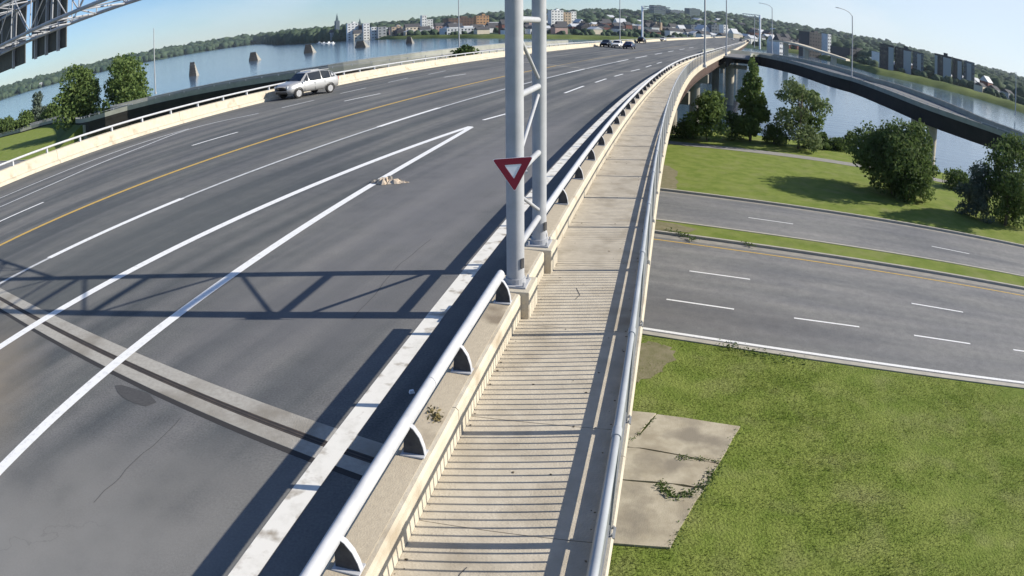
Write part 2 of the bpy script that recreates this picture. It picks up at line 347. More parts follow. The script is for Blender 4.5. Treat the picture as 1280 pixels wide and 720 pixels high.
def line_fn(pts):
    pts = [Vector(p) for p in pts]; L = [0.0]
    for a, b in zip(pts, pts[1:]): L.append(L[-1]+math.hypot(b.x-a.x, b.y-a.y))
    X = [p.x for p in pts]; Y = [p.y for p in pts]; Z = [p.z for p in pts]
    T = []
    for i in range(len(pts)):
        a = pts[max(i-1, 0)]; b = pts[min(i+1, len(pts)-1)]; T.append(math.atan2(b.x-a.x, b.y-a.y))
    T = list(np.unwrap(T))
    def f(s, o, z):
        h = np.interp(s, L, T); return Vector((float(np.interp(s, L, X)+o*math.cos(h)), float(np.interp(s, L, Y)-o*math.sin(h)), float(np.interp(s, L, Z))+z))
    return f, L[-1]

# ================================================================== LARGE STRUCTURE
GZ, WZ = -6.6, -11.0
# water
mb = MB(); mb.add([(-6000, 20, WZ), (6000, 20, WZ), (6000, 9000, WZ), (-6000, 9000, WZ)], [(0, 1, 2, 3)])
mb.build("river_water", m_wat, kind="structure", label=None)
# near bank land: flat lawn ending in a bank that drops to the river
btop = [(-900, 420), (-420, 300), (-220, 215), (-140, 172), (-100, 145), (-76, 122), (-40, 103), (-10, 88), (10, 79), (20, 75), (29, 71.5), (36, 67.5), (46, 57), (60, 44), (85, 28), (140, -2), (260, -70), (700, -300)]
bt = catmull([(x, y, 0) for x, y in btop], 6)
xs_b = np.array([p.x for p in bt]); ys_b = np.array([p.y for p in bt])
mb = MB(); vs = []; fs = []
rows = [(-600, 0), (-60, 0), (0, 0), (0, None)]
def land_rows(x, yb):
    out = []
    for t in (0.0, 0.5, 0.8, 0.93, 1.0): out.append((x, -500+(yb+500)*t, GZ))
    nx, ny = 0.45, 0.9
    for d, z in ((1.5, GZ-0.35), (5, GZ-1.9), (9, GZ-3.6), (12.5, WZ-0.2), (20, WZ-3)): out.append((x+nx*d, yb+ny*d, z))
    return out
for p in bt: vs += land_rows(p.x, p.y)
k = 10
for i in range(len(bt)-1):
    for j in range(k-1): fs.append((i*k+j, (i+1)*k+j, (i+1)*k+j+1, i*k+j+1))
mb.add(vs, fs); mb.build("lawn_ground", m_grass, kind="structure", smooth=True)

# ---- bridge deck
ss = srange(-38, 730, 1.0)
NC = 22; vs = []; uv = []; fs = []
for s in ss:
    a = P(2, s, -30.95); b = P(1, s, -2.1)
    for j in range(NC+1):
        t = j/NC; p = a.lerp(b, t); vs.append((p.x, p.y, 0.0)); d = (b-a).length
        uv.append((t*d, s))
for i in range(len(ss)-1):
    for j in range(NC):
        q = i*(NC+1)+j; fs.append((q, q+1, q+NC+2, q+NC+1))
mb = MB(); mb.add(vs, fs); mb.uv = uv
road = mb.build("bridge_road", m_deck, kind="structure")
# deck slab edge and girders under it
mb = MB()
sg = srange(-38, 728, 2.0)
vs = []; fs = []
for s in sg:
    a = P(2, s, -31.2); b = P(1, s, -0.11)
    vs += [(a.x, a.y, -0.02), (a.x, a.y, -0.45), (b.x, b.y, -0.45), (b.x, b.y, -0.02)]
for i in range(len(sg)-1):
    for (p, q) in ((0, 1), (1, 2), (2, 3)): fs.append((i*4+p, (i+1)*4+p, (i+1)*4+q, i*4+q))
mb.add(vs, fs); mb.build("deck_slab", m_conc, kind="structure")
gird = empty("bridge_girders", (0, 0, 0), kind="structure")
for t in (0.0, 0.2, 0.4, 0.6, 0.8, 1.0):
    def fg(s, o, z, t=t):
        a = P(2, s, -29.8); b = P(1, s, -1.0); p = a.lerp(b, t); h = Hd(1, s); return Vector((p.x+o*math.cos(h), p.y-o*math.sin(h), z))
    sweep(fg, srange(-30, 728, 3.0), [(-0.2, -0.46), (0.2, -0.46), (0.2, -0.52), (0.03, -0.54), (0.03, -2.0), (0.25, -2.04), (0.25, -2.1), (-0.25, -2.1), (-0.25, -2.04), (-0.03, -2.0), (-0.03, -0.54), (-0.2, -0.52)]).build("girder", m_steel, gird)

# ---- piers of the bridge
m_pierc = mat("shade-toned pier concrete", (0.20, 0.185, 0.155), 0.95, (0.28, 0.26, 0.215), 0.6, 7)  # concrete darkened, so the shade under the deck sits in its colour
def pier(s, n_col, nm):
    a = P(2, s, -28.5); b = P(1, s, -1.3); d = (b-a); L = d.length; h = math.atan2(d.y, d.x); c = (a+b)/2
    e = empty("bridge_pier", (c.x, c.y, GZ if s < 90 else WZ), label=nm, cat="bridge pier", rz=h, group="concrete piers under the bridge deck")
    z0 = e.location.z
    MB().box((0, 0, -2.75-z0), (L+1.5, 1.5, 1.25), mi=0).build("cap_beam", m_pierc, e)
    for i in range(n_col):
        x = -L/2+1.2+(L-2.4)*i/(n_col-1)
        MB().tube([(x, 0, -1.5), (x, 0, -3.4-z0)], 0.75, 16).build("column", m_pierc, e, smooth='auto')
pier(72.5, 5, "pale round column pier under the bridge at the near bank, behind the small tree")
pier(104, 5, "round column pier standing in the river beyond the conical tree")
for i, s in enumerate((150, 205, 265, 330, 400, 475, 550, 625)):
    if s < 300: pier(s, 5, ["third bridge pier from the near bank, far out in the shade of the deck", "fourth bridge pier from the near bank, out in the river", "fifth bridge pier from the near bank, out in the river"][i])

# ---- right parapet: walkway, kerb, conduit, railing
walk = empty("walkway", (0, 0, 0), kind="structure")
jn = [-20+2.44*i for i in range(60)]
jn = [-20, -16, -12, -8, -5.6, -3.0, -0.4, 2.2, 4.78, 6.72, 9.33, 12.0, 14.7] + [17.3+2.55*i for i in range(30)]
jn = sorted(set(round(s, 2) for s in jn)); jn = [s for i, s in enumerate(jn) if i == 0 or s-jn[i-1] > 1.2]
g = 0.005
for a, b in zip(jn, jn[1:]):
    sweep(f1, np.linspace(a+g, b-g, 4), [(-1.882, 0.0), (-0.262, 0.0), (-0.262, 0.100), (-1.882, 0.100+random.uniform(-.002, .002))]).build("walk_slab", m_walk, walk)
far0 = jn[-1]
sweep(f1, srange(far0+g, 728, 2.0), [(-1.882, 0.0), (-0.262, 0.0), (-0.262, 0.1), (-1.882, 0.1)]).build("walk_slab", m_walk, walk)
sweep(f1, srange(-30, far0, 1.0), [(-1.882, 0.0), (-0.262, 0.0), (-0.262, 0.075), (-1.882, 0.075)]).build("slab_bed", m_joint, walk)
for a, b in zip(srange(-30, 120, 6.0), srange(-30, 120, 6.0)[1:]):
    sweep(f1, np.linspace(a+.004, b-.004, 6), [(-0.260, 0.0), (-0.09, 0.0), (-0.09, -0.3), (-0.078, 0.235), (-0.10, 0.250), (-0.240, 0.222), (-0.260, 0.205)]).build("kerb_section", m_conc, walk)
sweep(f1, srange(120.0, 728, 2.0), [(-0.260, 0.0), (-0.09, -0.3), (-0.078, 0.250), (-0.260, 0.215)]).build("kerb_section", m_conc, walk)

def railing(s0, s1, lab, picket=0.122, posts=None, fine=True):
    RO = -0.145
    r = empty("walkway_railing", P(1, s0, RO, 0.24), label=lab, cat="railing")
    L0 = Vector(r.location)
    def fr(s, o, z): return P(1, s, o, z)-L0
    js = [s0]+[p for p in posts if s0+.5 < p < s1-.5]+[s1]
    if fine:
        for a, b in zip(js, js[1:]):
            sag = random.uniform(-.006, .004)
            MB().tube([fr(s, RO, 1.31+sag*math.sin(math.pi*(s-a)/(b-a))) for s in np.linspace(a, b, 5)], 0.032, 14, cap=False).build("top_rail", m_cond, r, smooth='auto')
            MB().tube([fr(s, RO, 1.31) for s in (b-0.065, b+0.065)], 0.041, 14).build("coupling", m_cond, r, smooth='auto')
            sweep(fr, np.linspace(a+.04, b-.04, 3), [(RO-.02, 0.312), (RO+.02, 0.312), (RO+.02, 0.368), (RO-.02, 0.368)]).build("bottom_rail", m_fence, r)
    else:
        MB().tube([fr(s, RO, 1.31) for s in srange(s0, s1, 0.8)], 0.032, 8).build("top_rail", m_cond, r, smooth=True)
        MB().tube([fr(s, RO, 0.32) for s in srange(s0, s1, 0.8)], 0.03, 6).build("bottom_rail", m_fence, r, smooth=True)
    for s in posts:
        if not (s0 <= s <= s1): continue
        m_ = MB(); m_.box(fr(s, RO, 0.755), (0.06, 0.075, 1.06), -Hd(1, s)); m_.box(fr(s, RO, 0.24), (0.15, 0.16, 0.016), -Hd(1, s))
        for q in (-.055, .055):
            for q2 in (-.05, .05): m_.tube([fr(s+q, RO+q2, 0.24), fr(s+q, RO+q2, 0.275)], 0.012, 6)
        m_.build("post", m_fence, r)
    m_ = MB(); s = s0+0.03
    while s < s1:
        if min([abs(s-p) for p in posts] or [9]) > 0.05:
            m_.tube([fr(s, RO, 0.36), fr(s, RO, 1.29)], 0.012, 4, cap=False)
        s += picket
    m_.build("pickets", m_fence, r, kind="stuff")
    return r
railing(-5.6, 60, "grey tubular picket railing with sleeved top rail along the outer edge of the walkway", posts=[x for x in jn])
railing(60, 330, "far end of the picket railing where the walkway bends out of sight", picket=0.6, posts=[60+4.9*i for i in range(56)], fine=False)

# ---- concrete wall between road and walkway with aluminium rail
wall = empty("roadside_wall", (0, 0, 0), label="low cream concrete wall between the bridge road and the walkway", cat="wall")
wj = [-24, -18, -12, -6.0, 0.3, 6.25, 12.4, 18.6, 24.8, 31, 37.2, 43.4, 49.6, 56, 62, 68, 74, 80, 90, 100, 120, 150]
for a, b in zip(wj, wj[1:]):
    n_ = max(4, int((b-a)/1.2))
    sweep(f1, np.linspace(a+.006, b-.006, n_), [(-2.26, -0.02), (-1.885, -0.02), (-1.885, 0.455), (-1.91, 0.485), (-2.23, 0.50), (-2.255, 0.475)]).build("wall_section", [m_conc], wall)
sweep(f1, srange(150.01, 728, 2.0), [(-2.26, -0.02), (-1.885, -0.02), (-1.885, 0.455), (-1.91, 0.485), (-2.23, 0.50), (-2.255, 0.475)]).build("wall_section", m_conc, wall)
sweep(f1, srange(-24, 150, 1.0), [(-2.225, 0.4995), (-2.225, 0.5035), (-1.955, 0.4905), (-1.955, 0.4865)]).build("rough_top", m_concR, wall)
def wall_rail(s0, s1, posts, lab):
    r = empty("guard_rail", P(1, s0, -2.15, 0.5), label=lab, cat="guard rail"); L0 = Vector(r.location)
    prof = []
    for k_ in range(14):
        a = 2*math.pi*k_/14; prof.append((-2.125+0.060*math.cos(a)*(1.0), 0.835+0.080*math.sin(a)))
    js = [s0]+[x for x in (2.9, 6.1, 16.3, 24, 32, 40, 48, 56, 64, 72, 80) if s0+1 < x < s1-1]+[s1]
    for a, b in zip(js, js[1:]):
        m_ = MB(); sweep(lambda s, o, z: P(1, s, o, z)-L0, srange(a+.004, b-.004, 0.8) if b-a < 60 else srange(a, b, 1.5), prof, mb=m_)
        m_.build("rail_tube", m_alu, r, smooth='auto')
    for s in posts:
        m_ = MB(); sd_ = 0.035
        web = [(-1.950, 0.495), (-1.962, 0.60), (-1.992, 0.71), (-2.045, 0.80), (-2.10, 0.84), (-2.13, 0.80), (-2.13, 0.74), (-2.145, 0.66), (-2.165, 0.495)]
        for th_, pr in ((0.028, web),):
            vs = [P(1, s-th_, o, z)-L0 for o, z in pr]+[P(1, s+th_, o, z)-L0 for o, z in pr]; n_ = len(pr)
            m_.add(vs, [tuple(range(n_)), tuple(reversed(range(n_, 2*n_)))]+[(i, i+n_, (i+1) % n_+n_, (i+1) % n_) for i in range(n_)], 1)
        fl = web[:5]
        sweep_pts = [(o+.012, z+.004) for o, z in fl]
        vs = []
        for o, z in sweep_pts: vs += [P(1, s-0.030, o-.004, z)-L0, P(1, s+0.030, o-.004, z)-L0, P(1, s+0.030, o-.010, z-.006)-L0, P(1, s-0.030, o-.010, z-.006)-L0]
        fs_ = []
        for i in range(len(sweep_pts)-1):
            for q in range(4): fs_.append((i*4+q, i*4+(q+1) % 4, (i+1)*4+(q+1) % 4, (i+1)*4+q))
        fs_ += [(3, 2, 1, 0), tuple(range(len(vs)-4, len(vs)))]
        m_.add(vs, fs_)
        m_.box(P(1, s, -2.06, 0.507)-L0, (0.24, 0.15, 0.016), -Hd(1, s))
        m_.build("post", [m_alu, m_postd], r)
    return r
wall_rail(-6, 9.32, [-4.9, -3.2, -1.5, 0.2, 1.9, 3.6, 5.3, 7.05, 9.15], "near aluminium guard rail on the wall, ending beside the yield sign post")
fp = [12.15+2.515*i for i in range(22)]
wall_rail(11.75, 330, fp+[67.5+5*i for i in range(20)], "long aluminium guard rail on the wall running on beyond the gantry tower")
# gantry pedestals on the wall
for s, lab in ((9.86, "concrete pedestal under the nearer gantry post"), (11.80, "concrete pedestal under the farther gantry post")):
    e = empty("gantry_pedestal", P(1, s, -2.03, 0.0), label=lab, cat="pedestal", rz=-Hd(1, s))
    MB().box((0.01, 0, 0.250), (0.52, 0.66, 0.525)).build("block", m_conc, e, bevel=0.015)
    MB().box((0.0, 0, 0.525), (0.38, 0.42, 0.03)).build("base_plate", m_galv, e)
    for q in ((-.155, -.17), (.155, -.17), (-.155, .17), (.155, .17)):
        MB().tube([(q[0], q[1], 0.535), (q[0], q[1], 0.60)], 0.017, 6).build("anchor_bolt", m_galv, e)

# ---- gantry tower and its overhead truss
gt = empty("sign_gantry", (0, 0, 0), label="tall galvanised gantry tower of two pipe posts carrying an overhead truss across the road", cat="gantry")
A0 = P(1, 9.86, -2.03, 0.54); B0 = P(1, 11.80, -2.03, 0.54)
TOP = 7.7; rP = 0.130
for p in (A0, B0): MB().tube([p, (p.x, p.y, TOP)], rP if p is A0 else rP*.94, 24).build("post", m_galv, gt, smooth='auto')
dAB = (B0-A0); dAB.z = 0; dn = dAB.normalized()
def ab(z, side): p = (A0 if side == 0 else B0); return Vector((p.x, p.y, z))
for z in (1.02, 2.17, 3.32, 4.47, 5.60):
    MB().tube([ab(z, 0)+dn*(rP*.7), ab(z, 1)-dn*(rP*.7)], 0.052, 12).build("strut", m_galv, gt, smooth='auto')
for (z0, z1) in ((1.88, 1.16), (2.30, 3.18), (4.34, 3.46), (4.62, 5.48)):
    MB().tube([ab(z0, 0)+dn*(rP*.7), ab(z1, 1)-dn*(rP*.7)], 0.030, 10).build("brace", m_galv, gt, smooth='auto')
for p in (A0, B0):
    MB().tube([(p.x, p.y, .54), (p.x, p.y, .62)], rP+.02, 20).build("collar", m_galv, gt)
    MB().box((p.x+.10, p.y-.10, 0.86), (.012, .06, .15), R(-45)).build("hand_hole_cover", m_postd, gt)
# the overhead box truss, perpendicular to the main road
ta = R(23.0); td = Vector((-math.cos(ta), math.sin(ta), 0))
TZ0, TZ1 = 6.08, 7.55; LT = 38.0
for nm_, base, zz in (("lower_chord", A0, TZ0), ("lower_chord", B0, TZ0), ("upper_chord", A0, TZ1), ("upper_chord", B0, TZ1)):
    b_ = Vector((base.x, base.y, zz)); MB().tube([b_-td*.25, b_+td*LT], 0.058, 12).build(nm_, m_galv, gt, smooth='auto')
nP = 23; stp = LT/nP
for i in range(nP+1):
    t0 = i*stp; t1 = (i+1)*stp
    a = lambda base, z, t: Vector((base.x, base.y, z))+td*t
    for base in (A0, B0):
        MB().tube([a(base, TZ0, t0), a(base, TZ1, t0)], 0.022, 6).build("web_post", m_galv, gt)
        if i < nP: MB().tube([a(base, TZ0, t0), a(base, TZ1, t1)] if i % 2 else [a(base, TZ1, t0), a(base, TZ0, t1)], 0.022, 6).build("web_diagonal", m_galv, gt)
    for z in (TZ0, TZ1):
        MB().tube([a(A0, z, t0), a(B0, z, t0)], 0.028, 6).build("cross_strut", m_galv, gt)
        if i < nP: MB().tube([a(A0, z, t0), a(B0, z, t1)] if i % 2 else [a(B0, z, t0), a(A0, z, t1)], 0.022, 6).build("plan_brace", m_galv, gt)
# sign panels hung behind the truss
for (ta0, ta1, zb, zt, lab) in ((15.75, 18.7, 5.38, 8.4, "dark back of the overhead sign panel nearer the tower"), (19.4, 26.0, 5.33, 8.9, "dark back of the larger overhead sign panel at the photo's corner")):
    o0 = Vector((B0.x, B0.y, 0))+td*((ta0+ta1)/2)+Vector((math.sin(ta), math.cos(ta), 0))*0.30
    e = empty("overhead_sign", (o0.x, o0.y, zb), label=lab, cat="road sign", rz=-ta)
    L_ = ta1-ta0; n_ = int(L_/0.6)
    for j in range(n_):
        MB().box((-L_/2+(j+.5)*L_/n_, 0, (zt-zb)/2), (L_/n_-.012, 0.04, zt-zb)).build("panel_plank", m_sign, e)
    for j in range(3):
        MB().box((-L_/2+(j+.5)*L_/3, -0.09, (zt-zb)/2), (0.09, 0.12, zt-zb+.1)).build("bracket", m_galv, e)
# yield sign
ys = empty("yield_sign", (0.03, A0.y-0.185, 2.30), label="red and white triangular yield sign fixed to the nearer gantry post", cat="yield sign", rz=R(0))
def tri(c, r, y, th, mb_, hole=None, mi=0, rc=0.0):
    def ring(rr, rcx):
        out = []
        for k_ in range(3):
            a = math.pi*(-0.5)+k_*2*math.pi/3; ce = Vector(((rr-2*rcx)*math.cos(a), 0, (rr-2*rcx)*math.sin(a)))
            for q in (-1, -.33, .33, 1): out.append(ce+Vector((rcx*math.cos(a+q*math.pi/3), 0, rcx*math.sin(a+q*math.pi/3))))
        return out
    o = ring(r, rc); n_ = len(o); f = [Vector((p.x, y, p.z)) for p in o]; b_ = [Vector((p.x, y+th, p.z)) for p in o]
    if hole is None:
        mb_.add(f+b_, [tuple(range(n_)), tuple(reversed(range(n_, 2*n_)))]+[(i, i+n_, (i+1) % n_+n_, (i+1) % n_) for i in range(n_)], mi)
    else:
        h = ring(hole, rc*.4); hf = [Vector((p.x, y, p.z)) for p in h]; hb = [Vector((p.x, y+th, p.z)) for p in h]
        fs_ = []
        for i in range(n_):
            j = (i+1) % n_; fs_ += [(i, j, 2*n_+j, 2*n_+i), (i, i+n_, j+n_, j), (2*n_+i, 2*n_+j, 3*n_+j, 3*n_+i)]
        mb_.add(f+b_+hf+hb, fs_, mi)
m_ = MB(); tri(0, 0.335, 0.0, 0.004, m_, rc=0.02); m_.build("sign_plate", m_signw, ys)
m_ = MB(); tri(0, 0.325, -0.004, 0.004, m_, hole=0.142, rc=0.018); m_.build("red_border", m_red, ys)
for z in (-0.06, 0.10): MB().box((0.03, 0.05, z), (0.34, 0.09, 0.03)).build("strap", m_galv, ys)
ys.rotation_euler = (0, R(-3), R(4))

# ---- left parapet
lp = empty("road_parapet", (0, 0, 0), label="long pale concrete parapet along the far left edge of the bridge road", cat="parapet wall")
for a, b in zip(list(range(-20, 130, 10)), list(range(-10, 140, 10))):
    sweep(f2, np.linspace(a+.01, b-.01, 8), [(-31.25, -0.3), (-30.55, -0.02), (-30.60, 0.16), (-30.80, 0.20), (-30.88, 0.70), (-31.15, 0.72), (-31.25, 0.68)]).build("wall_section", m_conc, lp)
sweep(f2, srange(130.01, 728, 2.0), [(-31.25, -0.3), (-30.55, -0.02), (-30.60, 0.16), (-30.80, 0.20), (-30.88, 0.70), (-31.25, 0.70)]).build("wall_section", m_conc, lp)
lr = empty("parapet_rail", P(2, 0, -31.0, 0.7), label="thin aluminium rail on posts on top of the far left parapet", cat="guard rail"); L0 = Vector(lr.location)
m_ = MB(); m_.tube([P(2, s, -31.0, 0.99)-L0 for s in srange(-15, 330, 1.5)], 0.06, 8); m_.build("rail_tube", m_alu, lr, smooth=True)
s = 19.4-2.5*12
while s < 200:
    m_ = MB(); m_.box(P(2, s, -31.04, 0.83)-L0, (0.13, 0.10, 0.28), -Hd(2, s), taper=0.8); m_.build("post", m_alu, lr); s += 2.5 if s < 110 else 5.0

# ---- road markings
def strip(fn, ss, w_, m_, z=0.006, parent=road, name="lane_line"):
    return sweep(fn, ss, [(-w_/2, z), (w_/2, z)], closed=False).build(name, m_, parent)
def strip2(pts, w_, m_, z=0.006, parent=road, name="lane_line", wend=None):
    f, L_ = line_fn(catmull([(p[0], p[1], 0) for p in pts], 6) if len(pts) > 2 else pts); n_ = max(2, int(L_/1.0)+1); ss_ = np.linspace(0, L_, n_)
    mb_ = MB(); vs_ = []; fs_ = []
    for i, s_ in enumerate(ss_):
        ww = w_ + ((wend-w_)*i/(n_-1) if wend else 0)
        vs_ += [f(s_, -ww/2, z), f(s_, ww/2, z)]
    for i in range(n_-1): fs_.append((2*i, 2*i+1, 2*i+3, 2*i+2))
    mb_.add(vs_, fs_); return mb_.build(name, m_, parent)
strip(lambda s, o, z: P(1, s, o-3.22, z), srange(-30, 300, 1.0), 0.27, m_edgew, name="edge_line")
gC = [at(x, y) for x, y in ((-60, 475), (0, 434), (60, 396), (130, 357), (210, 315), (300, 270), (380, 236), (460, 204), (530, 178), (588, 158))]
def smooth_line(pts, deg=3):
    y = np.array([p.y for p in pts]); x = np.array([p.x for p in pts]); w_ = 1/np.hypot(x, y)
    co = np.polyfit(y, x, deg, w=w_); return [Vector((float(np.polyval(co, t)), float(t), 0)) for t in np.linspace(y.min(), y.max(), 16)]
gC = smooth_line(gC[1:]); gC = [gC[0]*3-gC[1]*2, gC[0]*2-gC[1]]+gC
strip2(gC, 0.25, m_white, name="gore_line")
gB = smooth_line([at(x, y) for x, y in ((0, 587), (30, 559), (60, 525), (100, 495.5), (140, 461), (210, 400.5), (290, 343), (380, 284), (460, 234), (530, 193), (589, 159))], 3)
gB = [gB[0]*7-gB[1]*6, gB[0]*4-gB[1]*3]+gB
strip2(gB, 0.22, m_white, z=0.0092, name="gore_line")
gd = [(-1.22, 31.5), (-0.06, 33.92), (3.3, 43.72), (5.02, 49.01), (6.2, 52.2), (7.52, 56.04), (8.6, 59.0), (9.84, 62.23), (11.3, 66.6), (12.79, 70.19), (14.2, 74.3), (15.6, 78.4), (17.2, 83), (18.7, 87.2)]
_gf, _gL = line_fn(catmull([(p[0], p[1], 0) for p in gd], 4))
_gi = []
for i in range(0, len(gd), 2):
    strip2([Vector((*gd[i], 0)), Vector((*gd[i+1], 0))], 0.17, m_white, name="lane_dash")
strip(lambda s, o, z: P(2, s, o-15.23, z), srange(-30, 40, 1.0), 0.15, m_whiteworn)
strip(lambda s, o, z: P(2, s, o-15.23, z), srange(40, 84, 1.0), 0.19, m_whiteworn)
for a, b in ((9, 14.5), (27, 33.5), (60, 66), (82, 89), (94, 104), (112, 120), (128, 136), (146, 156), (166, 176)):
    strip(lambda s, o, z: P(2, s, o-15.23, z), srange(a, b, 1.0), 0.24, m_white, z=0.009, name="lane_dash")
strip(lambda s, o, z: P(2, s, o-18.98, z), srange(-30, 70, 1.0), 0.20, m_yel, name="yellow_line")
strip(lambda s, o, z: P(2, s, o-18.98, z), srange(70, 200, 1.0), 0.16, m_yelw, name="yellow_line")
def s_of(p, which=2):
    S, X, Y, H = _S2; return float(S[int(np.argmin((X-p.x)**2+(Y-p.y)**2))])
for pa, pb in (((-40, 296), (55, 253)), ((240, 182), (297, 165)), ((430, 126), (475, 116.5)), ((555, 96), (582, 92))):
    a, b = at(*pa), at(*pb); strip2([a, b], 0.15, m_white, name="lane_dash")
for pa, pb in (((352, 134.5), (392, 125)), ((425, 116.5), (457, 109.5)), ((485, 102.5), (510, 97)), ((535, 92.5), (557, 88))):
    strip2([at(*pa), at(*pb)], 0.14, m_whiteworn, name="lane_dash")
strip2([at(x, y) for x, y in ((-40, 275), (0, 259), (60, 233), (110, 211), (180, 183), (240, 160.5), (323, 141.5))], 0.15, m_whiteworn, name="edge_line")
strip2([at(x, y) for x, y in ((-40, 263), (0, 248), (60, 223), (110, 203), (180, 178), (236, 161))], 0.14, m_whiteworn, name="edge_line")
# expansion joint across the deck
def jstrip(pix, w_, m_, z0, z1, name, par):
    pts = [at(x, y) for x, y in pix]; a, b = pts[0], pts[-1]
    d = (b-a).normalized(); a2 = a-d*26.0; b2 = b+d*0.05
    n_ = Vector((-d.y, d.x, 0))*w_/2; n_ = n_ if n_.y > 0 else -n_
    mb_ = MB(); mb_.add([a2-n_+Vector((0, 0, z0)), b2-n_+Vector((0, 0, z0)), b2+n_+Vector((0, 0, z0)), a2+n_+Vector((0, 0, z0)),
                        a2-n_+Vector((0, 0, z1)), b2-n_+Vector((0, 0, z1)), b2+n_+Vector((0, 0, z1)), a2+n_+Vector((0, 0, z1))],
                       [(3, 2, 1, 0), (4, 5, 6, 7), (0, 1, 5, 4), (1, 2, 6, 5), (2, 3, 7, 6), (3, 0, 4, 7)])
    return mb_.build(name, m_, par)
jt = empty("expansion_joint", (0, 0, 0.0), kind="structure")
jmid = [(160, 456), (395, 553)]
ctr = [at(*q) for q in jmid]; dd = (ctr[1]-ctr[0]).normalized(); nn = Vector((-dd.y, dd.x, 0)); nn = nn if nn.y > 0 else -nn
def joff(o_, w_, m_, z1, name, a_ext=26.0, z0=-0.02):
    a = ctr[0]+nn*o_-dd*a_ext; b = ctr[1]+nn*o_+dd*1.02
    q = nn*w_/2; mb_ = MB()
    vs_ = [p+Vector((0, 0, z)) for z in (z0, z1) for p in (a-q, b-q, b+q, a+q)]
    mb_.add(vs_, [(3, 2, 1, 0), (4, 5, 6, 7), (0, 1, 5, 4), (1, 2, 6, 5), (2, 3, 7, 6), (3, 0, 4, 7)]); mb_.build(name, m_, jt)
joff(0.215, 0.27, m_jconc, 0.0028, "joint_header"); joff(-0.150, 0.225, m_jconc, 0.0030, "joint_header")
joff(0.023, 0.115, m_joint, 0.0016, "seal"); joff(0.02, 0.022, m_rust, 0.0042, "steel_edge"); joff(-0.312, 0.085, m_joint, 0.0022, "tar_seam")
joff(0.068, 0.018, m_rust, 0.004, "steel_edge"); joff(-0.022, 0.018, m_rust, 0.004, "steel_edge")
# far joint
strip2([at(600, 72), at(687, 80.5), at(740, 86), at(806, 90.5)], 0.28, m_jconc, z=0.010, name="deck_joint")
# patches and cracks
def patch(pix, m_, name, z=0.0035, jit=0.0, fan=True):
    pts = [at(x, y) for x, y in pix]; mb_ = MB(); mb_.add([(p.x, p.y, z) for p in pts], [tuple(range(len(pts)))]); return mb_.build(name, m_, road)
m_patch = mat("dark asphalt patch", (0.058, 0.058, 0.060), 0.9, (0.078, 0.078, 0.078), 20, 6)
patch([(144, 482), (152, 481), (168, 486), (186, 492), (196, 503), (183, 508), (168, 504), (154, 497), (147, 490)], m_patch, "repair_patch")
m_seal = mat("crack sealer", (0.075, 0.075, 0.076), 0.8)
random.seed(11)
def crack(pix, w_):
    pts = []
    for a, b in zip(pix, pix[1:]):
        for t in (0, .33, .66): pts.append((a[0]+(b[0]-a[0])*t+random.uniform(-1.2, 1.2), a[1]+(b[1]-a[1])*t+random.uniform(-1.2, 1.2)))
    pts.append(pix[-1]); f_, L_ = line_fn([at(*p) for p in pts]); sweep(f_, np.linspace(0, L_, len(pts)*2), [(-w_/2, 0.003), (w_/2, 0.003)], closed=False).build("crack", m_seal, road)
crack([(226, 522), (205, 545), (165, 580), (140, 606), (118, 628)], 0.010)
0 and crack([(330, 402), (310, 430), (285, 455), (262, 470), (240, 478)], 0.02)
crack([(540, 300), (500, 330), (470, 365), (440, 400)], 0.012)
0 and crack([(250, 540), (225, 560), (215, 590), (190, 620)], 0.012)

# ================================================================== LOWER ROADS
low = empty("lower_roads", (0, 0, 0), kind="structure")
def ylin(x, b, a, q): return b + a*x + q*x*x
def low_fn(b0, tq=0.0):
    """lower carriageway line: straight under the bridge, easing slightly to the right"""
    def f(s, o, z):
        x = s; y = b0 - 0.425*x + (0.0006*(x-6)**2 if x > 6 else 0)
        sl = -0.425 + (0.0012*(x-6) if x > 6 else 0); n = Vector((-sl, 1, 0)).normalized()
        return Vector((x, y, GZ+z)) + n*o
    return f
base = low_fn(25.75)
xs_ = list(np.arange(-160, 160, 4.0))
def lstrip(o0, o1, m_, z, name, ss_=xs_, par=low):
    sweep(base, ss_, [(o0, z), (o1, z)], closed=False).build(name, m_, par)
def lbox(o0, o1, z0, z1, m_, name, ss_=xs_, par=low):
    sweep(base, ss_, [(o0, z0), (o1, z0), (o1, z1), (o0, z1)], closed=True).build(name, m_, par)
lanew = 3.7
# offsets measured across the road, away from the camera
O_edge, O_d1, O_d2, O_y, O_c0, O_c1, O_f0, O_fd, O_f1 = 0.0, 3.10, 7.05, 11.55, 12.15, 14.3, 14.6, 17.9, 21.9
def off_of(px, py):
    p = at(px, py, GZ); best = None
    for x in np.arange(p.x-12, p.x+12, 0.1):
        q = base(x, 0, 0); d = (Vector((p.x, p.y, 0))-Vector((q.x, q.y, 0))).length
        if best is None or d < best[0]: best = (d, x, p.y > q.y)
    return best[0]*(1 if best[2] else -1), best[1]
mb = MB(); vs = []; uvs = []; fs = []
for i, x in enumerate(xs_):
    for o in (-0.15, 4, 8, 12.2): p = base(x, o, 0.03); vs.append(p); uvs.append((o, x))
for i in range(len(xs_)-1):
    for j in range(3): fs.append((i*4+j, (i+1)*4+j, (i+1)*4+j+1, i*4+j+1))
mb.add(vs, fs); mb.uv = uvs; mb.build("carriageway", m_low, low)
mb = MB(); vs = []; uvs = []; fs = []
for i, x in enumerate(xs_):
    for o in (14.55, 18, 22.0): p = base(x, o, 0.03); vs.append(p); uvs.append((o, x))
for i in range(len(xs_)-1):
    for j in range(2): fs.append((i*3+j, (i+1)*3+j, (i+1)*3+j+1, i*3+j+1))
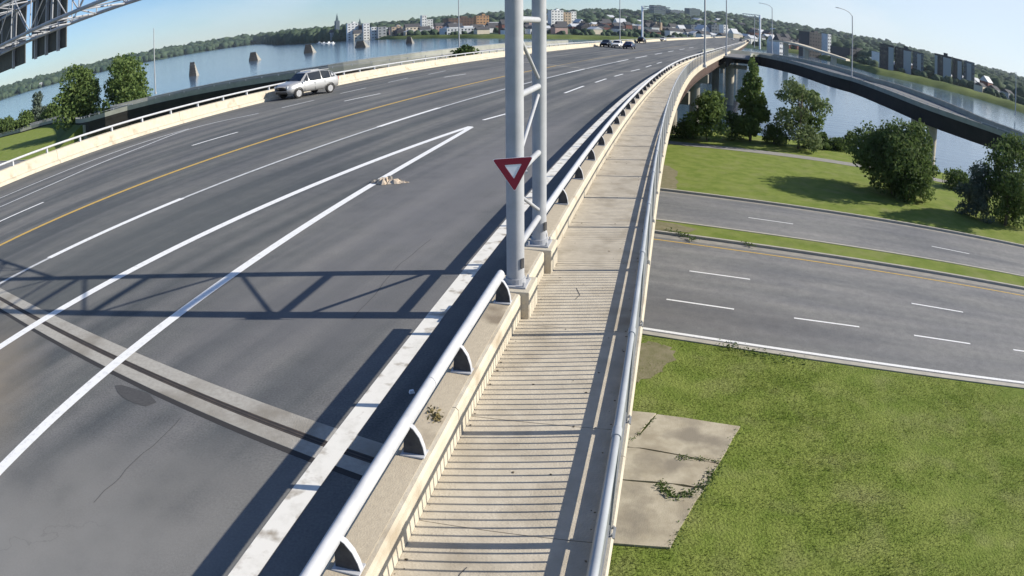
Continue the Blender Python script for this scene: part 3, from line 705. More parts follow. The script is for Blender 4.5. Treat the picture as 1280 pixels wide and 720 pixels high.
mb.add(vs, fs); mb.uv = uvs; mb.build("carriageway", m_low, low)
lbox(12.15, 12.34, 0.0, 0.16, m_kerb, "median_kerb"); lbox(14.36, 14.55, 0.0, 0.16, m_kerb, "median_kerb"); lstrip(12.34, 14.36, m_grass, 0.13, "median_grass")
lbox(22.0, 22.2, 0.0, 0.17, m_kerb, "road_kerb"); lbox(-0.42, -0.15, 0.0, 0.045, m_kerb, "concrete_gutter")
lstrip(11.5, 12.15, m_gutter, 0.034, "dirty_gutter")
lstrip(21.55, 22.0, m_gutter, 0.034, "dirty_gutter")
lstrip(-0.02, 0.16, m_white, 0.036, "edge_line"); lstrip(11.0, 11.13, m_yel, 0.036, "yellow_line")
def dashes(pix_pairs, w_=0.12):
    for (a, b) in pix_pairs:
        A = at(*a, GZ); B = at(*b, GZ); f_, L_ = line_fn([(A.x, A.y, GZ), (B.x, B.y, GZ)])
        sweep(f_, [0, L_], [(-w_/2, 0.037), (w_/2, 0.037)], closed=False).build("lane_dash", m_white, low)
dashes([((833, 375), (918, 387.5)), ((993, 398.5), (1074, 409.5)), ((1142, 420), (1212, 430.5)), ((1266, 438), (1330, 447)), ((862, 339.5), (938, 350)), ((1139, 380), (1203, 391))])
dashes([((936, 272.5), (992, 280.5)), ((1164, 308.5), (1211, 318))], 0.10)
# extra dashes under the bridge, same spacing
for o, x0 in ((3.2, 0.6), (3.2, -4.6), (3.2, -9.8), (3.2, -15), (7.1, -3.0), (7.1, -12.5), (7.1, -22)):
    lstrip(o-.06, o+.06, m_white, 0.037, "lane_dash", [x0, x0+2.7])
# foot path across the far lawn
pf, pL = line_fn(catmull([(-60, 96, 0), (-20, 80, 0), (0, 72, 0)] + [(*at(x, y, GZ).xy, 0) for x, y in ((838, 178), (900, 184), (1000, 196), (1060, 205))] + [(44, 53, 0), (60, 42, 0)], 6))
sweep(lambda s, o, z: pf(s, o, z+GZ), np.linspace(0, pL, 60), [(-0.9, 0.02), (0.9, 0.02)], closed=False).build("foot_path", m_path, None, kind="structure")
# bare soil next to the bridge
def ground_patch(pix, m_, name, z=0.008, kind="structure", parent=None, jag=0.0):
    pts = []
    n_ = len(pix)
    for i in range(n_):
        a, b = at(*pix[i], GZ), at(*pix[(i+1) % n_], GZ)
        for t in (0, .25, .5, .75):
            p = a.lerp(b, t); pts.append((p.x+random.uniform(-jag, jag), p.y+random.uniform(-jag, jag), GZ+z))
    mb_ = MB(); c_ = np.mean(np.array(pts), 0); pts.sort(key=lambda p: math.atan2(p[1]-c_[1], p[0]-c_[0])); mb_.add([tuple(c_)]+pts, [(0, i+1, (i+1) % len(pts)+1) for i in range(len(pts))]); return mb_.build(name, m_, parent, kind=kind)
ground_patch([(790, 430), (812, 427), (838, 434), (846, 446), (834, 458), (822, 470), (800, 478), (778, 474)], m_soil, "soil_patch", jag=0.12)
ground_patch([(822, 205), (842, 210), (852, 228), (838, 242), (818, 246)], m_soil, "soil_patch", jag=0.3)
ground_patch([(800, 276), (840, 282), (872, 290), (860, 294), (800, 289)], m_soil, "soil_patch", z=0.15, jag=0.05)

# ---- old concrete slab with weedy cracks
slab = empty("ground_slab", (0, 0, 0), kind="structure")
def slabpiece(pix, jag=0.028):
    pts = [];
    for i in range(len(pix)):
        a, b = at(*pix[i], GZ), at(*pix[(i+1) % len(pix)], GZ)
        for t in (0, .33, .66): p = a.lerp(b, t); pts.append((p.x+random.uniform(-jag, jag), p.y+random.uniform(-jag, jag)))
    n_ = len(pts); mb_ = MB()
    mb_.add([(x, y, GZ-.02) for x, y in pts]+[(x, y, GZ+.06) for x, y in pts], [tuple(range(n_-1, -1, -1)), tuple(range(n_, 2*n_))]+[(i, (i+1) % n_, (i+1) % n_+n_, i+n_) for i in range(n_)])
    return mb_.build("concrete_panel", m_slab, slab)
slabpiece([(700, 506), (820.5, 519.2), (799.5, 543), (779, 560), (700, 563)])
slabpiece([(822, 520), (925, 535), (898, 582), (858, 572), (800, 562), (780, 560), (801, 544)])
slabpiece([(760, 562), (800, 562.8), (857.6, 573.2), (897.6, 583.2), (880, 612), (842, 607), (760, 600)])
slabpiece([(720, 602), (760, 601.5), (841, 608.4), (879, 613.5), (850, 662), (836, 686), (700, 676)])

# short cracks and stains on the walkway slabs
def wcrack(pts, w_=0.010):
    f_, L_ = line_fn([P(1, s_, o_, 0.1035) for s_, o_ in pts]); sweep(f_, np.linspace(0, L_, len(pts)*2), [(-w_/2, 0), (w_/2, 0)], closed=False).build("crack", m_seal, walk)
wcrack([(3.9, -1.35), (4.05, -1.30), (4.12, -1.33), (4.25, -1.28)]); wcrack([(3.7, -0.95), (3.85, -0.97), (3.95, -0.90)]); 0 and wcrack([(3.3, -1.7), (3.55, -1.5), (3.6, -1.2), (3.75, -1.05)], .008)
0 and wcrack([(5.9, -1.1), (6.1, -1.13), (6.2, -1.05)]); 0 and wcrack([(7.6, -0.7), (7.7, -0.9), (7.65, -1.2)], .008); wcrack([(10.4, -1.2), (10.6, -1.15), (10.9, -1.25)])
random.seed(23)
m_dirt = mat("dry dirt", (0.10, 0.085, 0.06), 0.95, (0.18, 0.15, 0.11), 12, 5)
dm = MB()
for i_ in range(150):
    s_ = random.uniform(2.5, 26); o_ = random.choice([-1.865+abs(random.gauss(0, .03)), -0.285-abs(random.gauss(0, .03)), random.uniform(-1.8, -.4)]); r0_ = random.uniform(.006, .022)
    c_ = P(1, s_, o_, 0.1035); n_ = 5; dm.add([(c_.x+r0_*random.uniform(.5, 1.3)*math.cos(2*math.pi*k/n_), c_.y+r0_*random.uniform(.5, 1.3)*math.sin(2*math.pi*k/n_), .1035) for k in range(n_)]+[(c_.x, c_.y, .1035+r0_*.5)], [(k, (k+1) % n_, n_) for k in range(n_)])
for i_ in range(260):
    s_ = random.uniform(0, 40); c_ = P(1, s_, -2.30-abs(random.gauss(0, .12)), 0.0); r0_ = random.uniform(.008, .03); n_ = 5
    dm.add([(c_.x+r0_*random.uniform(.5, 1.3)*math.cos(2*math.pi*k/n_), c_.y+r0_*random.uniform(.5, 1.3)*math.sin(2*math.pi*k/n_), .001) for k in range(n_)]+[(c_.x, c_.y, r0_*.5)], [(k, (k+1) % n_, n_) for k in range(n_)])
dm.build("grit", m_dirt, None, kind="stuff", label="grit and crumbs of dirt gathered along the wall and walkway edges", cat="grit")

# ---- road debris: a heap of torn cardboard and rags
m_card = mat("tan cardboard", (0.42, 0.33, 0.24), 0.9, (0.58, 0.50, 0.40), 9, 5); m_rag = mat("grey rag", (0.10, 0.095, 0.085), 0.95, (0.34, 0.31, 0.27), 12, 5)
dbp = at(485, 229); deb = empty("road_debris", (dbp.x, dbp.y, 0), label="low heap of torn tan and grey rags lying across the gore line", cat="debris")
random.seed(5)
def rag(c, r, h, m_, nm):
    n_ = 14; vs_ = [(c[0], c[1], h)]; 
    for ring_, (rr, zz) in enumerate(((0.5, 0.8), (1.0, 0.0))):
        for k_ in range(n_):
            a = 2*math.pi*k_/n_; q = rr*random.uniform(.7, 1.25); vs_.append((c[0]+r[0]*q*math.cos(a), c[1]+r[1]*q*math.sin(a), max(0.006, h*zz*random.uniform(.35, 1.3))+(.0 if ring_ else 0)))
    fs_ = [(0, 1+k_, 1+(k_+1) % n_) for k_ in range(n_)]+[(1+k_, 1+n_+k_, 1+n_+(k_+1) % n_, 1+(k_+1) % n_) for k_ in range(n_)]
    MB().add(vs_, fs_).build(nm, m_, deb)
rag((-0.36, 0.10), (0.26, 0.16), 0.10, m_rag, "dark_rag"); rag((-0.10, 0.02), (0.22, 0.24), 0.17, m_card, "tan_rag"); rag((0.16, -0.02), (0.24, 0.18), 0.12, m_card, "tan_rag")
rag((0.02, 0.15), (0.15, 0.12), 0.18, m_rag, "dark_rag"); rag((0.44, 0.0), (0.20, 0.07), 0.05, m_card, "tan_strip"); rag((0.30, 0.14), (0.12, 0.10), 0.09, m_rag, "dark_rag")
p = at(515, 491); MB().box((0, 0, 0.02), (0.07, 0.05, 0.04), 0.4, taper=0.7).build("litter", m_signw, None, label="small white scrap of litter in the shade beside the wall", cat="litter", loc=(p.x, p.y, 0.0))

# ================================================================== RAMPS
def ramp(pts, width, lab, side, post_z=0.0):
    """curved ramp bridge: pts = near (camera side) top edge of the deck; the deck extends `width` to `side`"""
    f, L_ = line_fn(catmull(pts, 8)); ss_ = list(np.linspace(0, L_, 60)); W = width*side
    e = empty("ramp_bridge", f(0, 0, 0), label=lab, cat="bridge ramp"); L0 = Vector(e.location)
    g_ = lambda s, o, z: f(s, o, z)-L0
    def sw(prof, nm_, m_, cl=True): sweep(g_, ss_, prof, closed=cl).build(nm_, m_, e)
    sw([(0.02*side, -0.25), (W, -0.25), (W, 0.0), (0.02*side, 0.0)], "deck", m_low)
    sw([(-0.03*side, -0.5), (0.015*side, -0.5), (0.015*side, -0.03), (-0.03*side, -0.03)], "fascia", m_dsteel)
    sw([(0.0*side, -0.02), (0.28*side, -0.02), (0.24*side, 0.63), (0.04*side, 0.65)], "parapet", m_rampc)
    sw([(W-0.28*side, -0.3), (W+0.02*side, -0.3), (W-0.02*side, 0.80), (W-0.22*side, 0.78)], "parapet", m_rampc)
    for o in (0.16*side, W*0.5, W-0.7*side): sw([(o-.15, -0.26), (o+.15, -0.26), (o+.15, -2.1), (o-.15, -2.1)], "girder", m_dsteel)
    for o, nm_ in ((0.14*side, "rail"), (W-.12*side, "rail")):
        MB().tube([g_(s, o, 0.86) for s in ss_], 0.03, 6).build(nm_, m_galv, e)
        m2 = MB()
        for s in np.arange(1, L_, 2.5): m2.box(g_(s, o, 0.76), (0.08, 0.08, 0.26), 0)
        m2.build("rail_posts", m_alu, e, kind="stuff")
    return f, L_, e
rr_pts = [P(1, 200, 1.5, -0.1), P(1, 176, 2.6, -0.1), P(1, 152, 3.6, -0.1), P(1, 135, 5.2, -0.15), Vector((*at(944.5, 70, -0.3).xy, -0.3)) , at(989, 79.5, -0.6), at(1037, 94, -1.0), at(1066, 102, -1.25), at(1108, 117.5, -1.6), at(1152, 135, -1.9), at(1200, 152, -2.2), at(1268, 176, -2.6)]
last = rr_pts[-1]; dl = (rr_pts[-1]-rr_pts[-2]).normalized()
rr_pts += [last+dl*14+Vector((0, 0, -.3)), last+dl*34+Vector((0, 0, -.6))]
rf, rL, re_ = ramp(rr_pts[3:], 9.5, "dark girder ramp curving down off the bridge over the river on the right", -1)
ll_pts = [P(2, 150, -31.4, -0.1), P(2, 136, -32.5, -0.1), P(2, 124, -36.0, -0.2), at(600, 70, -0.3), at(500, 80.5, -0.6), at(400, 93, -1.0), at(300, 108, -1.6), at(220, 123.5, -2.2), at(160, 138, -2.8), at(107, 153, -3.4)]
last = ll_pts[-1]; dl = (ll_pts[-1]-ll_pts[-2]).normalized()
ll_abut = last.copy(); ll_pts += [at(90, 152.5, -4.6), at(75, 152, -5.5), at(50, 157.5, -6.1), at(29, 164, -6.3), at(-10, 174, -6.4), at(-50, 186, -6.4)]
lf, lL, le_ = ramp(ll_pts, 9.0, "dark girder ramp running down past the left parapet towards the grass", 1)
# piers for the ramps
def sr_(px):
    a0 = azel(px, 150)[0]; return min(np.linspace(rL*.3, rL, 300), key=lambda s: abs(math.atan2(rf(s, -4.5, 0).x, rf(s, -4.5, 0).y)-a0))
def rpier(f, s, side, lab, w_=9.0, zt=-2.1, z0=WZ):
    c = f(s, side*w_/2, 0); e = empty("ramp_pier", (c.x, c.y, z0), label=lab, cat="bridge pier", group="piers under the curving ramps")
    MB().tube([(0, 0, -2), (0, 0, c.z+zt-0.8-z0)], 0.9, 16).build("column", m_conc, e, smooth='auto')
    d = f(s+.5, 0, 0)-f(s, 0, 0); MB().box((0, 0, c.z+zt-0.4-z0), (w_*.8, 1.3, 0.8), math.atan2(-d.x, d.y)).build("cap_beam", m_conc, e)
for s, lab in ((rL*.10, "round pier under the right ramp, far out beside the bridge"), (sr_(1165), "round pier under the right ramp behind the dark shrub")): rpier(rf, s, -1, lab)
for q, lab in ((0.2, "pale pier under the left ramp in midriver"), (0.42, "pale pier under the left ramp near the river edge")): rpier(lf, lL*q, 1, lab)
rpier(lf, lL*0.60, 1, "pale pier under the left ramp next to the abutment", z0=GZ)
# grass embankment carrying the end of the left ramp, with concrete wing wall
s_ab = min(np.linspace(0, lL, 400), key=lambda s: (lf(s, 0, 0)-ll_abut).length)+1.0
ss_ = np.linspace(s_ab, lL, 20)
mb = MB(); vs = []; fs = []
for s in ss_:
    for o, dz in ((-0.3, -0.3), (9.3, -0.3)):
        p = lf(s, o, dz); vs.append(p)
    z = lf(s, 0, 0).z; hgt = z-GZ
    a = lf(s, -0.3-1.6*hgt, 0); a.z = GZ-.05; b = lf(s, 9.3+1.6*hgt, 0); b.z = GZ-.05
    vs += [a, b]
for i in range(len(ss_)-1):
    q = i*4; fs += [(q+2, q+6, q+4, q), (q, q+4, q+5, q+1), (q+1, q+5, q+7, q+3)]
fs += [(2, 0, 1, 3)]
mb.add(vs, fs); mb.build("ramp_embankment", m_bank, kind="structure")
mb = MB(); a = lf(s_ab, -0.2, -0.4); b = lf(s_ab-.4, 9.2, -0.4)
d_ = (lf(s_ab-3, 0, 0)-lf(s_ab, 0, 0)).normalized()
mb.add([Vector((a.x, a.y, GZ)), Vector((b.x, b.y, GZ)), b, a, Vector((a.x, a.y, GZ))+d_*.8, Vector((b.x, b.y, GZ))+d_*.8, b+d_*.8, a+d_*.8],
       [(0, 1, 2, 3), (7, 6, 5, 4), (0, 4, 5, 1), (1, 5, 6, 2), (2, 6, 7, 3), (3, 7, 4, 0)])
mb.build("abutment_wall", m_rampc, None, label="grey concrete abutment wall where the left ramp meets the grass", cat="abutment")

# ================================================================== TREES AND PLANTS
def leaf_cloud(blobs, n, size, seed, flat=0.0):
    """n leaf quads in lumpy shells of the given blobs (cx,cy,cz,rx,ry,rz)"""
    r = np.random.default_rng(seed); vol = np.array([b[3]*b[4]*b[5] for b in blobs])**(2/3); pr = vol/vol.sum()
    idx = r.choice(len(blobs), n, p=pr); B = np.array(blobs)[idx]
    d = r.normal(size=(n, 3)); d /= np.linalg.norm(d, axis=1)[:, None]
    lump = 1+0.22*np.sin(d[:, 0]*6+B[:, 0])*np.cos(d[:, 2]*5+B[:, 1]*2)+0.12*np.sin(d[:, 1]*13+B[:, 2]*3)
    rad = (1-np.abs(r.normal(0, 0.2, n)))*lump
    c = B[:, :3]+d*B[:, 3:]*rad[:, None]
    nrm = d*0.8+r.normal(size=(n, 3))*0.75; nrm /= np.linalg.norm(nrm, axis=1)[:, None]
    t = np.cross(nrm, r.normal(size=(n, 3))); t /= np.linalg.norm(t, axis=1)[:, None]; b_ = np.cross(nrm, t)
    sz = size*r.uniform(0.55, 1.35, n)[:, None]; el = r.uniform(0.5, 0.8, n)[:, None]
    V = np.stack([c-t*sz, c-b_*sz*el, c+t*sz, c+b_*sz*el], 1).reshape(-1, 3); F = np.arange(n*4).reshape(n, 4); return V, F
def tree(base, h, crown_w, m_, lab, shape='round', n=6000, leaf=0.22, seed=1, name="tree", cat="tree", group=None, trunk=True, gaps=0.0, low=0.12, z0=GZ):
    r = random.Random(seed); e = empty(name, (base[0], base[1], z0), label=lab, cat=cat, group=group)
    blobs = []; W = crown_w/2
    if shape == 'cone':
        k_ = 26
        for i in range(k_):
            t = i/(k_-1); z = h*(low+(0.98-low)*t); rad = W*(1-t)**0.75*0.95+0.18
            a = r.uniform(0, 6.28); q = rad*0.45
            blobs.append((q*math.cos(a), q*math.sin(a), z, rad*0.62, rad*0.62, h*0.075))
    else:
        k_ = 24 if shape == 'round' else 22
        for i in range(k_):
            t = r.uniform(0, 1); z = h*(low+0.08+(0.84-low)*t)
            prof = math.sin(math.pi*min(1, 0.18+t*0.80))**0.6 if shape == 'round' else (0.55+0.45*math.sin(math.pi*t))
            prof = max(prof, 0.92) if (low == 0 and t < .6) else prof
            a = r.uniform(0, 6.28); q = W*prof*r.uniform(0.25, 0.80)
            br = W*r.uniform(0.26, 0.46)*(1-gaps*0.45); blobs.append((q*math.cos(a), q*math.sin(a), z, br, br, br*r.uniform(.7, 1.05)))
        if gaps < .3: blobs.append((0, 0, h*0.5, W*0.55, W*0.55, h*0.34))
    V, F = leaf_cloud(blobs, n, leaf, seed); V[:, 2] = np.maximum(V[:, 2], 0.02)
    mesh_np("crown", V, F, m_, e)
    mt = MB(); tr = max(0.08, h*0.02)
    lean = [(0, 0, 0), (r.uniform(-.2, .2), r.uniform(-.2, .2), h*0.4), (r.uniform(-.3, .3), r.uniform(-.3, .3), h*0.82)]
    mt.tube(lean, tr, 8, r2=tr*0.3)
    for b in blobs[:9 if shape != 'cone' else 0]:
        z_ = max(0.15*h, b[2]*0.55); mt.tube([(0, 0, z_), (b[0]*.5, b[1]*.5, (z_+b[2])/2+.2), (b[0], b[1], b[2])], tr*0.45, 5, r2=tr*0.12)
    mt.build("trunk", m_bark, e, smooth=True); return e
def gp(px, py, z=GZ): p = at(px, py, z); return (p.x, p.y)
def hfor(px_, py_top, base):     # height so that the top reaches the given pixel
    d = ray(px_, py_top); t = math.hypot(*base)/math.hypot(d.x, d.y); return CAMH+d.z*t-GZ
b = gp(938, 176); tree(b, hfor(938, 72, b), 4.6, m_leafm, "tall narrow conical tree in front of the bridge pier", 'cone', 9000, 0.17, 3)
b = gp(998, 186); tree(b, hfor(998, 98, b), 7.2, m_leafl, "young loose pale tree with sky-lit gaps, right of the conical tree", 'open', 6500, 0.14, 21, gaps=0.6, low=0.0)
b = gp(1012, 183); tree(b, hfor(1012, 112, b), 4.2, m_leafm, "small green tree standing against the loose pale one", 'open', 2600, 0.15, 22, gaps=0.5)
b = gp(884, 176); tree(b, hfor(884, 120, b), 5.6, m_leafm, "low bushy tree beneath the bridge between two piers", 'round', 4200, 0.17, 5)
b = (at(1128, 250, GZ).x, at(1128, 250, GZ).y+1.8); tree(b, hfor(1122, 160, b), 8.2, m_leafd, "big dark rounded shrub clump on the lawn below the ramp", 'round', 22000, 0.13, 6, low=0.0)
tree((b[0]+2.3, b[1]+0.2), hfor(1150, 155, b)+.1, 4.2, m_leafd, "upright darker shrub at the right end of the big clump", 'round', 7000, 0.13, 61, low=0.0)
tree((b[0]+1.2, b[1]-1.9), 2.8, 4.4, m_leafm, "lighter green low shrub in front of the big clump", 'round', 5000, 0.12, 62, low=0.0, name="shrub", cat="shrub")
b = gp(1262, 292); b = (b[0]+1.3, b[1]+2.2); tree(b, hfor(1264, 166, b), 6.4, m_leafd, "dark tree at the photo's right edge beside the lower road", 'round', 13000, 0.12, 8, low=0.0)
tree((b[0]-2.3, b[1]+1.7), 4.1, 4.0, m_leafb, "bluish willow bush leaning against the dark tree at the right edge", 'round', 6000, 0.11, 9, low=0.0, name="shrub", cat="shrub")
k_ = 0
for px_, py_, hh, ww, mm, lab in ((1062, 188, 2.0, 2.6, m_leafd, "small dark bush on the river bank, left of the big shrub clump"), (1028, 186, 1.6, 2.2, m_leafd, "small dark bush on the bank beside the loose pale tree"),
        (968, 180, 2.0, 3.0, m_leafm, "low bush filling in between the conical and the pale tree"), (915, 174, 2.6, 3.4, m_leafd, "dark bush at the left foot of the conical tree"),
        (1198, 236, 1.5, 4.2, m_leafd, "low dark bush in the gap right of the big shrub clump"), (860, 172, 1.6, 3.2, m_leafd, "low shaded bush at the foot of the near bridge pier"),
        (1045, 187, 1.1, 3.0, m_leafd, "lowest bush on the bank edge in front of the water")):
    k_ += 1; b = gp(px_, py_); tree(b, hh, ww, mm, lab, 'round', 1800, 0.13, 70+k_, low=0.0, name="bush", cat="bush", group="bushes along the river bank")
# left side trees, behind the ramp
def rt_(px_, r_): a, _ = azel(px_, 120); return (math.sin(a)*r_, math.cos(a)*r_)
def hz(px_, py_top, base, z0):
    d = ray(px_, py_top); t = math.hypot(*base)/math.hypot(d.x, d.y); return CAMH+d.z*t-z0
b = rt_(97, 128); tree(b, hz(97, 88, b, GZ-2), 12.5, m_leafm, "leafy round tree behind the left ramp, nearer the photo's edge", 'round', 9000, 0.30, 12, z0=GZ-2, low=0.34)
b = rt_(160, 124); tree(b, hz(160, 71, b, GZ-2), 13.0, m_leafm, "taller leafy round tree behind the left ramp beside the lamp pole", 'round', 10500, 0.30, 13, z0=GZ-2)
b = rt_(50, 192); tree(b, hz(50, 116, b, GZ-2), 9.0, m_leafb, "pale loose tree behind the ramp embankment", 'open', 3600, 0.36, 14, gaps=.4, z0=GZ-2)
for i, (px_, r_, top, ww) in enumerate(((6, 190, 151, 8.5), (30, 190, 145, 9.0), (66, 184, 134, 8.0))):
    b = rt_(px_, r_); tree(b, hz(px_, top, b, GZ), ww, m_leafd if i != 1 else m_leafm, ["dark bush at the photo's left edge above the ramp bank", "second bush from the left edge above the ramp bank", "bush between the pale tree and the round tree"][i], 'round', 3200, 0.36, 30+i, low=0, name="bush", cat="bush", group="bushes above the left ramp bank")
# shrubs near the left parapet
b = at(592, 68, 0.4); tree((b.x-1.0, b.y+3), 2.7, 5.0, m_leafd, "dark shrub showing over the left parapet beside the distant ramp", 'round', 2600, 0.22, 41, z0=-1.6, low=0.0, name="shrub", cat="shrub")
pb = P(2, 46.0, -31.9, -1.4); tree((pb.x, pb.y), 2.9, 2.0, m_leafy, "yellow green bush poking over the parapet behind the silver car", 'round', 1500, 0.13, 42, z0=-1.5, low=0.0, name="shrub", cat="shrub")
# weeds in the slab cracks, on the wall and along the gutter
def weeds(pix, z, n_, sz, seed, name, lab, spread=0.12, m_=m_leafd):
    r = np.random.default_rng(seed); P_ = []
    for a, b in zip(pix, pix[1:]):
        A, B = at(*a, z), at(*b, z)
        for t in r.uniform(0, 1, n_): p = A.lerp(B, float(t)); P_.append((p.x+r.normal(0, spread), p.y+r.normal(0, spread), z+abs(r.normal(0, sz*.7))))
    P_ = np.array(P_); n = len(P_); nrm = r.normal(size=(n, 3)); nrm[:, 2] += 0.6; nrm /= np.linalg.norm(nrm, axis=1)[:, None]
    t = np.cross(nrm, r.normal(size=(n, 3))); t /= np.linalg.norm(t, axis=1)[:, None]; b_ = np.cross(nrm, t); s_ = sz*r.uniform(.5, 1.3, n)[:, None]
    V = np.stack([P_-t*s_, P_-b_*s_*.5, P_+t*s_, P_+b_*s_*.5], 1).reshape(-1, 3)
    return mesh_np(name, V, np.arange(n*4).reshape(n, 4), m_, None, kind="stuff", label=lab, cat="weeds")
weeds([(905, 578), (880, 575), (860, 574), (848, 571)], GZ+.06, 55, 0.032, 1, "crack_weeds", "weeds growing along the upper crack of the concrete slab", 0.06)
weeds([(898, 584), (884, 604), (862, 618), (843, 622), (832, 613), (826, 605)], GZ+.06, 85, 0.045, 2, "crack_weeds", "thick dark weeds along the lower crack of the concrete slab", 0.09)
weeds([(925, 536), (898, 586), (880, 615), (852, 662), (838, 686)], GZ+.05, 60, 0.035, 3, "edge_weeds", "thin weeds along the right edge of the concrete slab", 0.07)
weeds([(782, 556), (800, 542), (818, 523)], GZ+.06, 30, 0.032, 4, "crack_weeds", "few weeds in the short slanting crack of the slab", 0.04)
weeds([(540, 512), (545, 520), (548, 526)], 0.50, 55, 0.022, 5, "wall_weeds", "dry brown weed tuft growing on top of the concrete wall", 0.035, mat("dry weeds", (0.16, 0.13, 0.05), 0.9, (0.25, 0.2, 0.09), 8, 4))
weeds([(835, 288), (850, 292), (862, 297), (870, 300)], GZ+.13, 50, 0.07, 6, "kerb_weeds", "dark weeds hanging over the median kerb", 0.1)
weeds([(930, 303), (945, 308)], GZ+.13, 60, 0.06, 7, "kerb_weeds", "small dark weed clump on the median edge", 0.08)
weeds([(908, 432), (925, 436), (960, 446), (1010, 452)], GZ+.02, 60, 0.06, 8, "verge_weeds", "dark taller weeds where the grass meets the lower road", 0.2)

# near grass: many small blades on the lawn close to the bridge
n = 105000; r = np.random.default_rng(4)
X = r.uniform(1.5, 34, n*2); Y = r.uniform(8.0, 27, n*2)
yb_ = 25.75-0.425*X+np.where(X > 6, 0.0006*(X-6)**2, 0)-0.55
keep = (Y < yb_) & (np.arctan2(X, Y) > 0.13) & (np.hypot(X, Y) < 32)
sl = [at(*q, GZ) for q in ((760, 510), (925, 535), (898, 586), (880, 615), (852, 662), (836, 686), (700, 680))]
sx = np.array([p.x for p in sl]); sy = np.array([p.y for p in sl])
def inside(px_, py_):
    c_ = np.zeros(len(px_), bool); j = len(sx)-1
    for i in range(len(sx)):
        cond_ = ((sy[i] > py_) != (sy[j] > py_)) & (px_ < (sx[j]-sx[i])*(py_-sy[i])/(sy[j]-sy[i]+1e-9)+sx[i]); c_ ^= cond_; j = i
    return c_
keep &= ~inside(X, Y)
# thinner where the soil shows
d1 = np.hypot(X-3.6, Y-20.8); keep &= (r.uniform(0, 1, n*2) < np.clip(d1/3.0, 0.35, 1))
X, Y = X[keep], Y[keep]; n = len(X)
a = r.uniform(0, 6.283, n); hgt = r.uniform(0.03, 0.10, n)*(0.7+0.6*np.sin(X*.9)*np.cos(Y*1.3)**2); wd = r.uniform(0.006, 0.014, n); ln = r.normal(0, 0.035, (n, 2))
V = np.stack([np.stack([X-np.cos(a)*wd, Y-np.sin(a)*wd, np.full(n, GZ)], 1), np.stack([X+np.cos(a)*wd, Y+np.sin(a)*wd, np.full(n, GZ)], 1), np.stack([X+ln[:, 0], Y+ln[:, 1], GZ+hgt], 1)], 1).reshape(-1, 3)
mesh_np("grass_blades", V, np.arange(n*3).reshape(n, 3), m_blade, None, kind="stuff", label="short uneven grass blades covering the lawn beside the bridge", cat="grass")

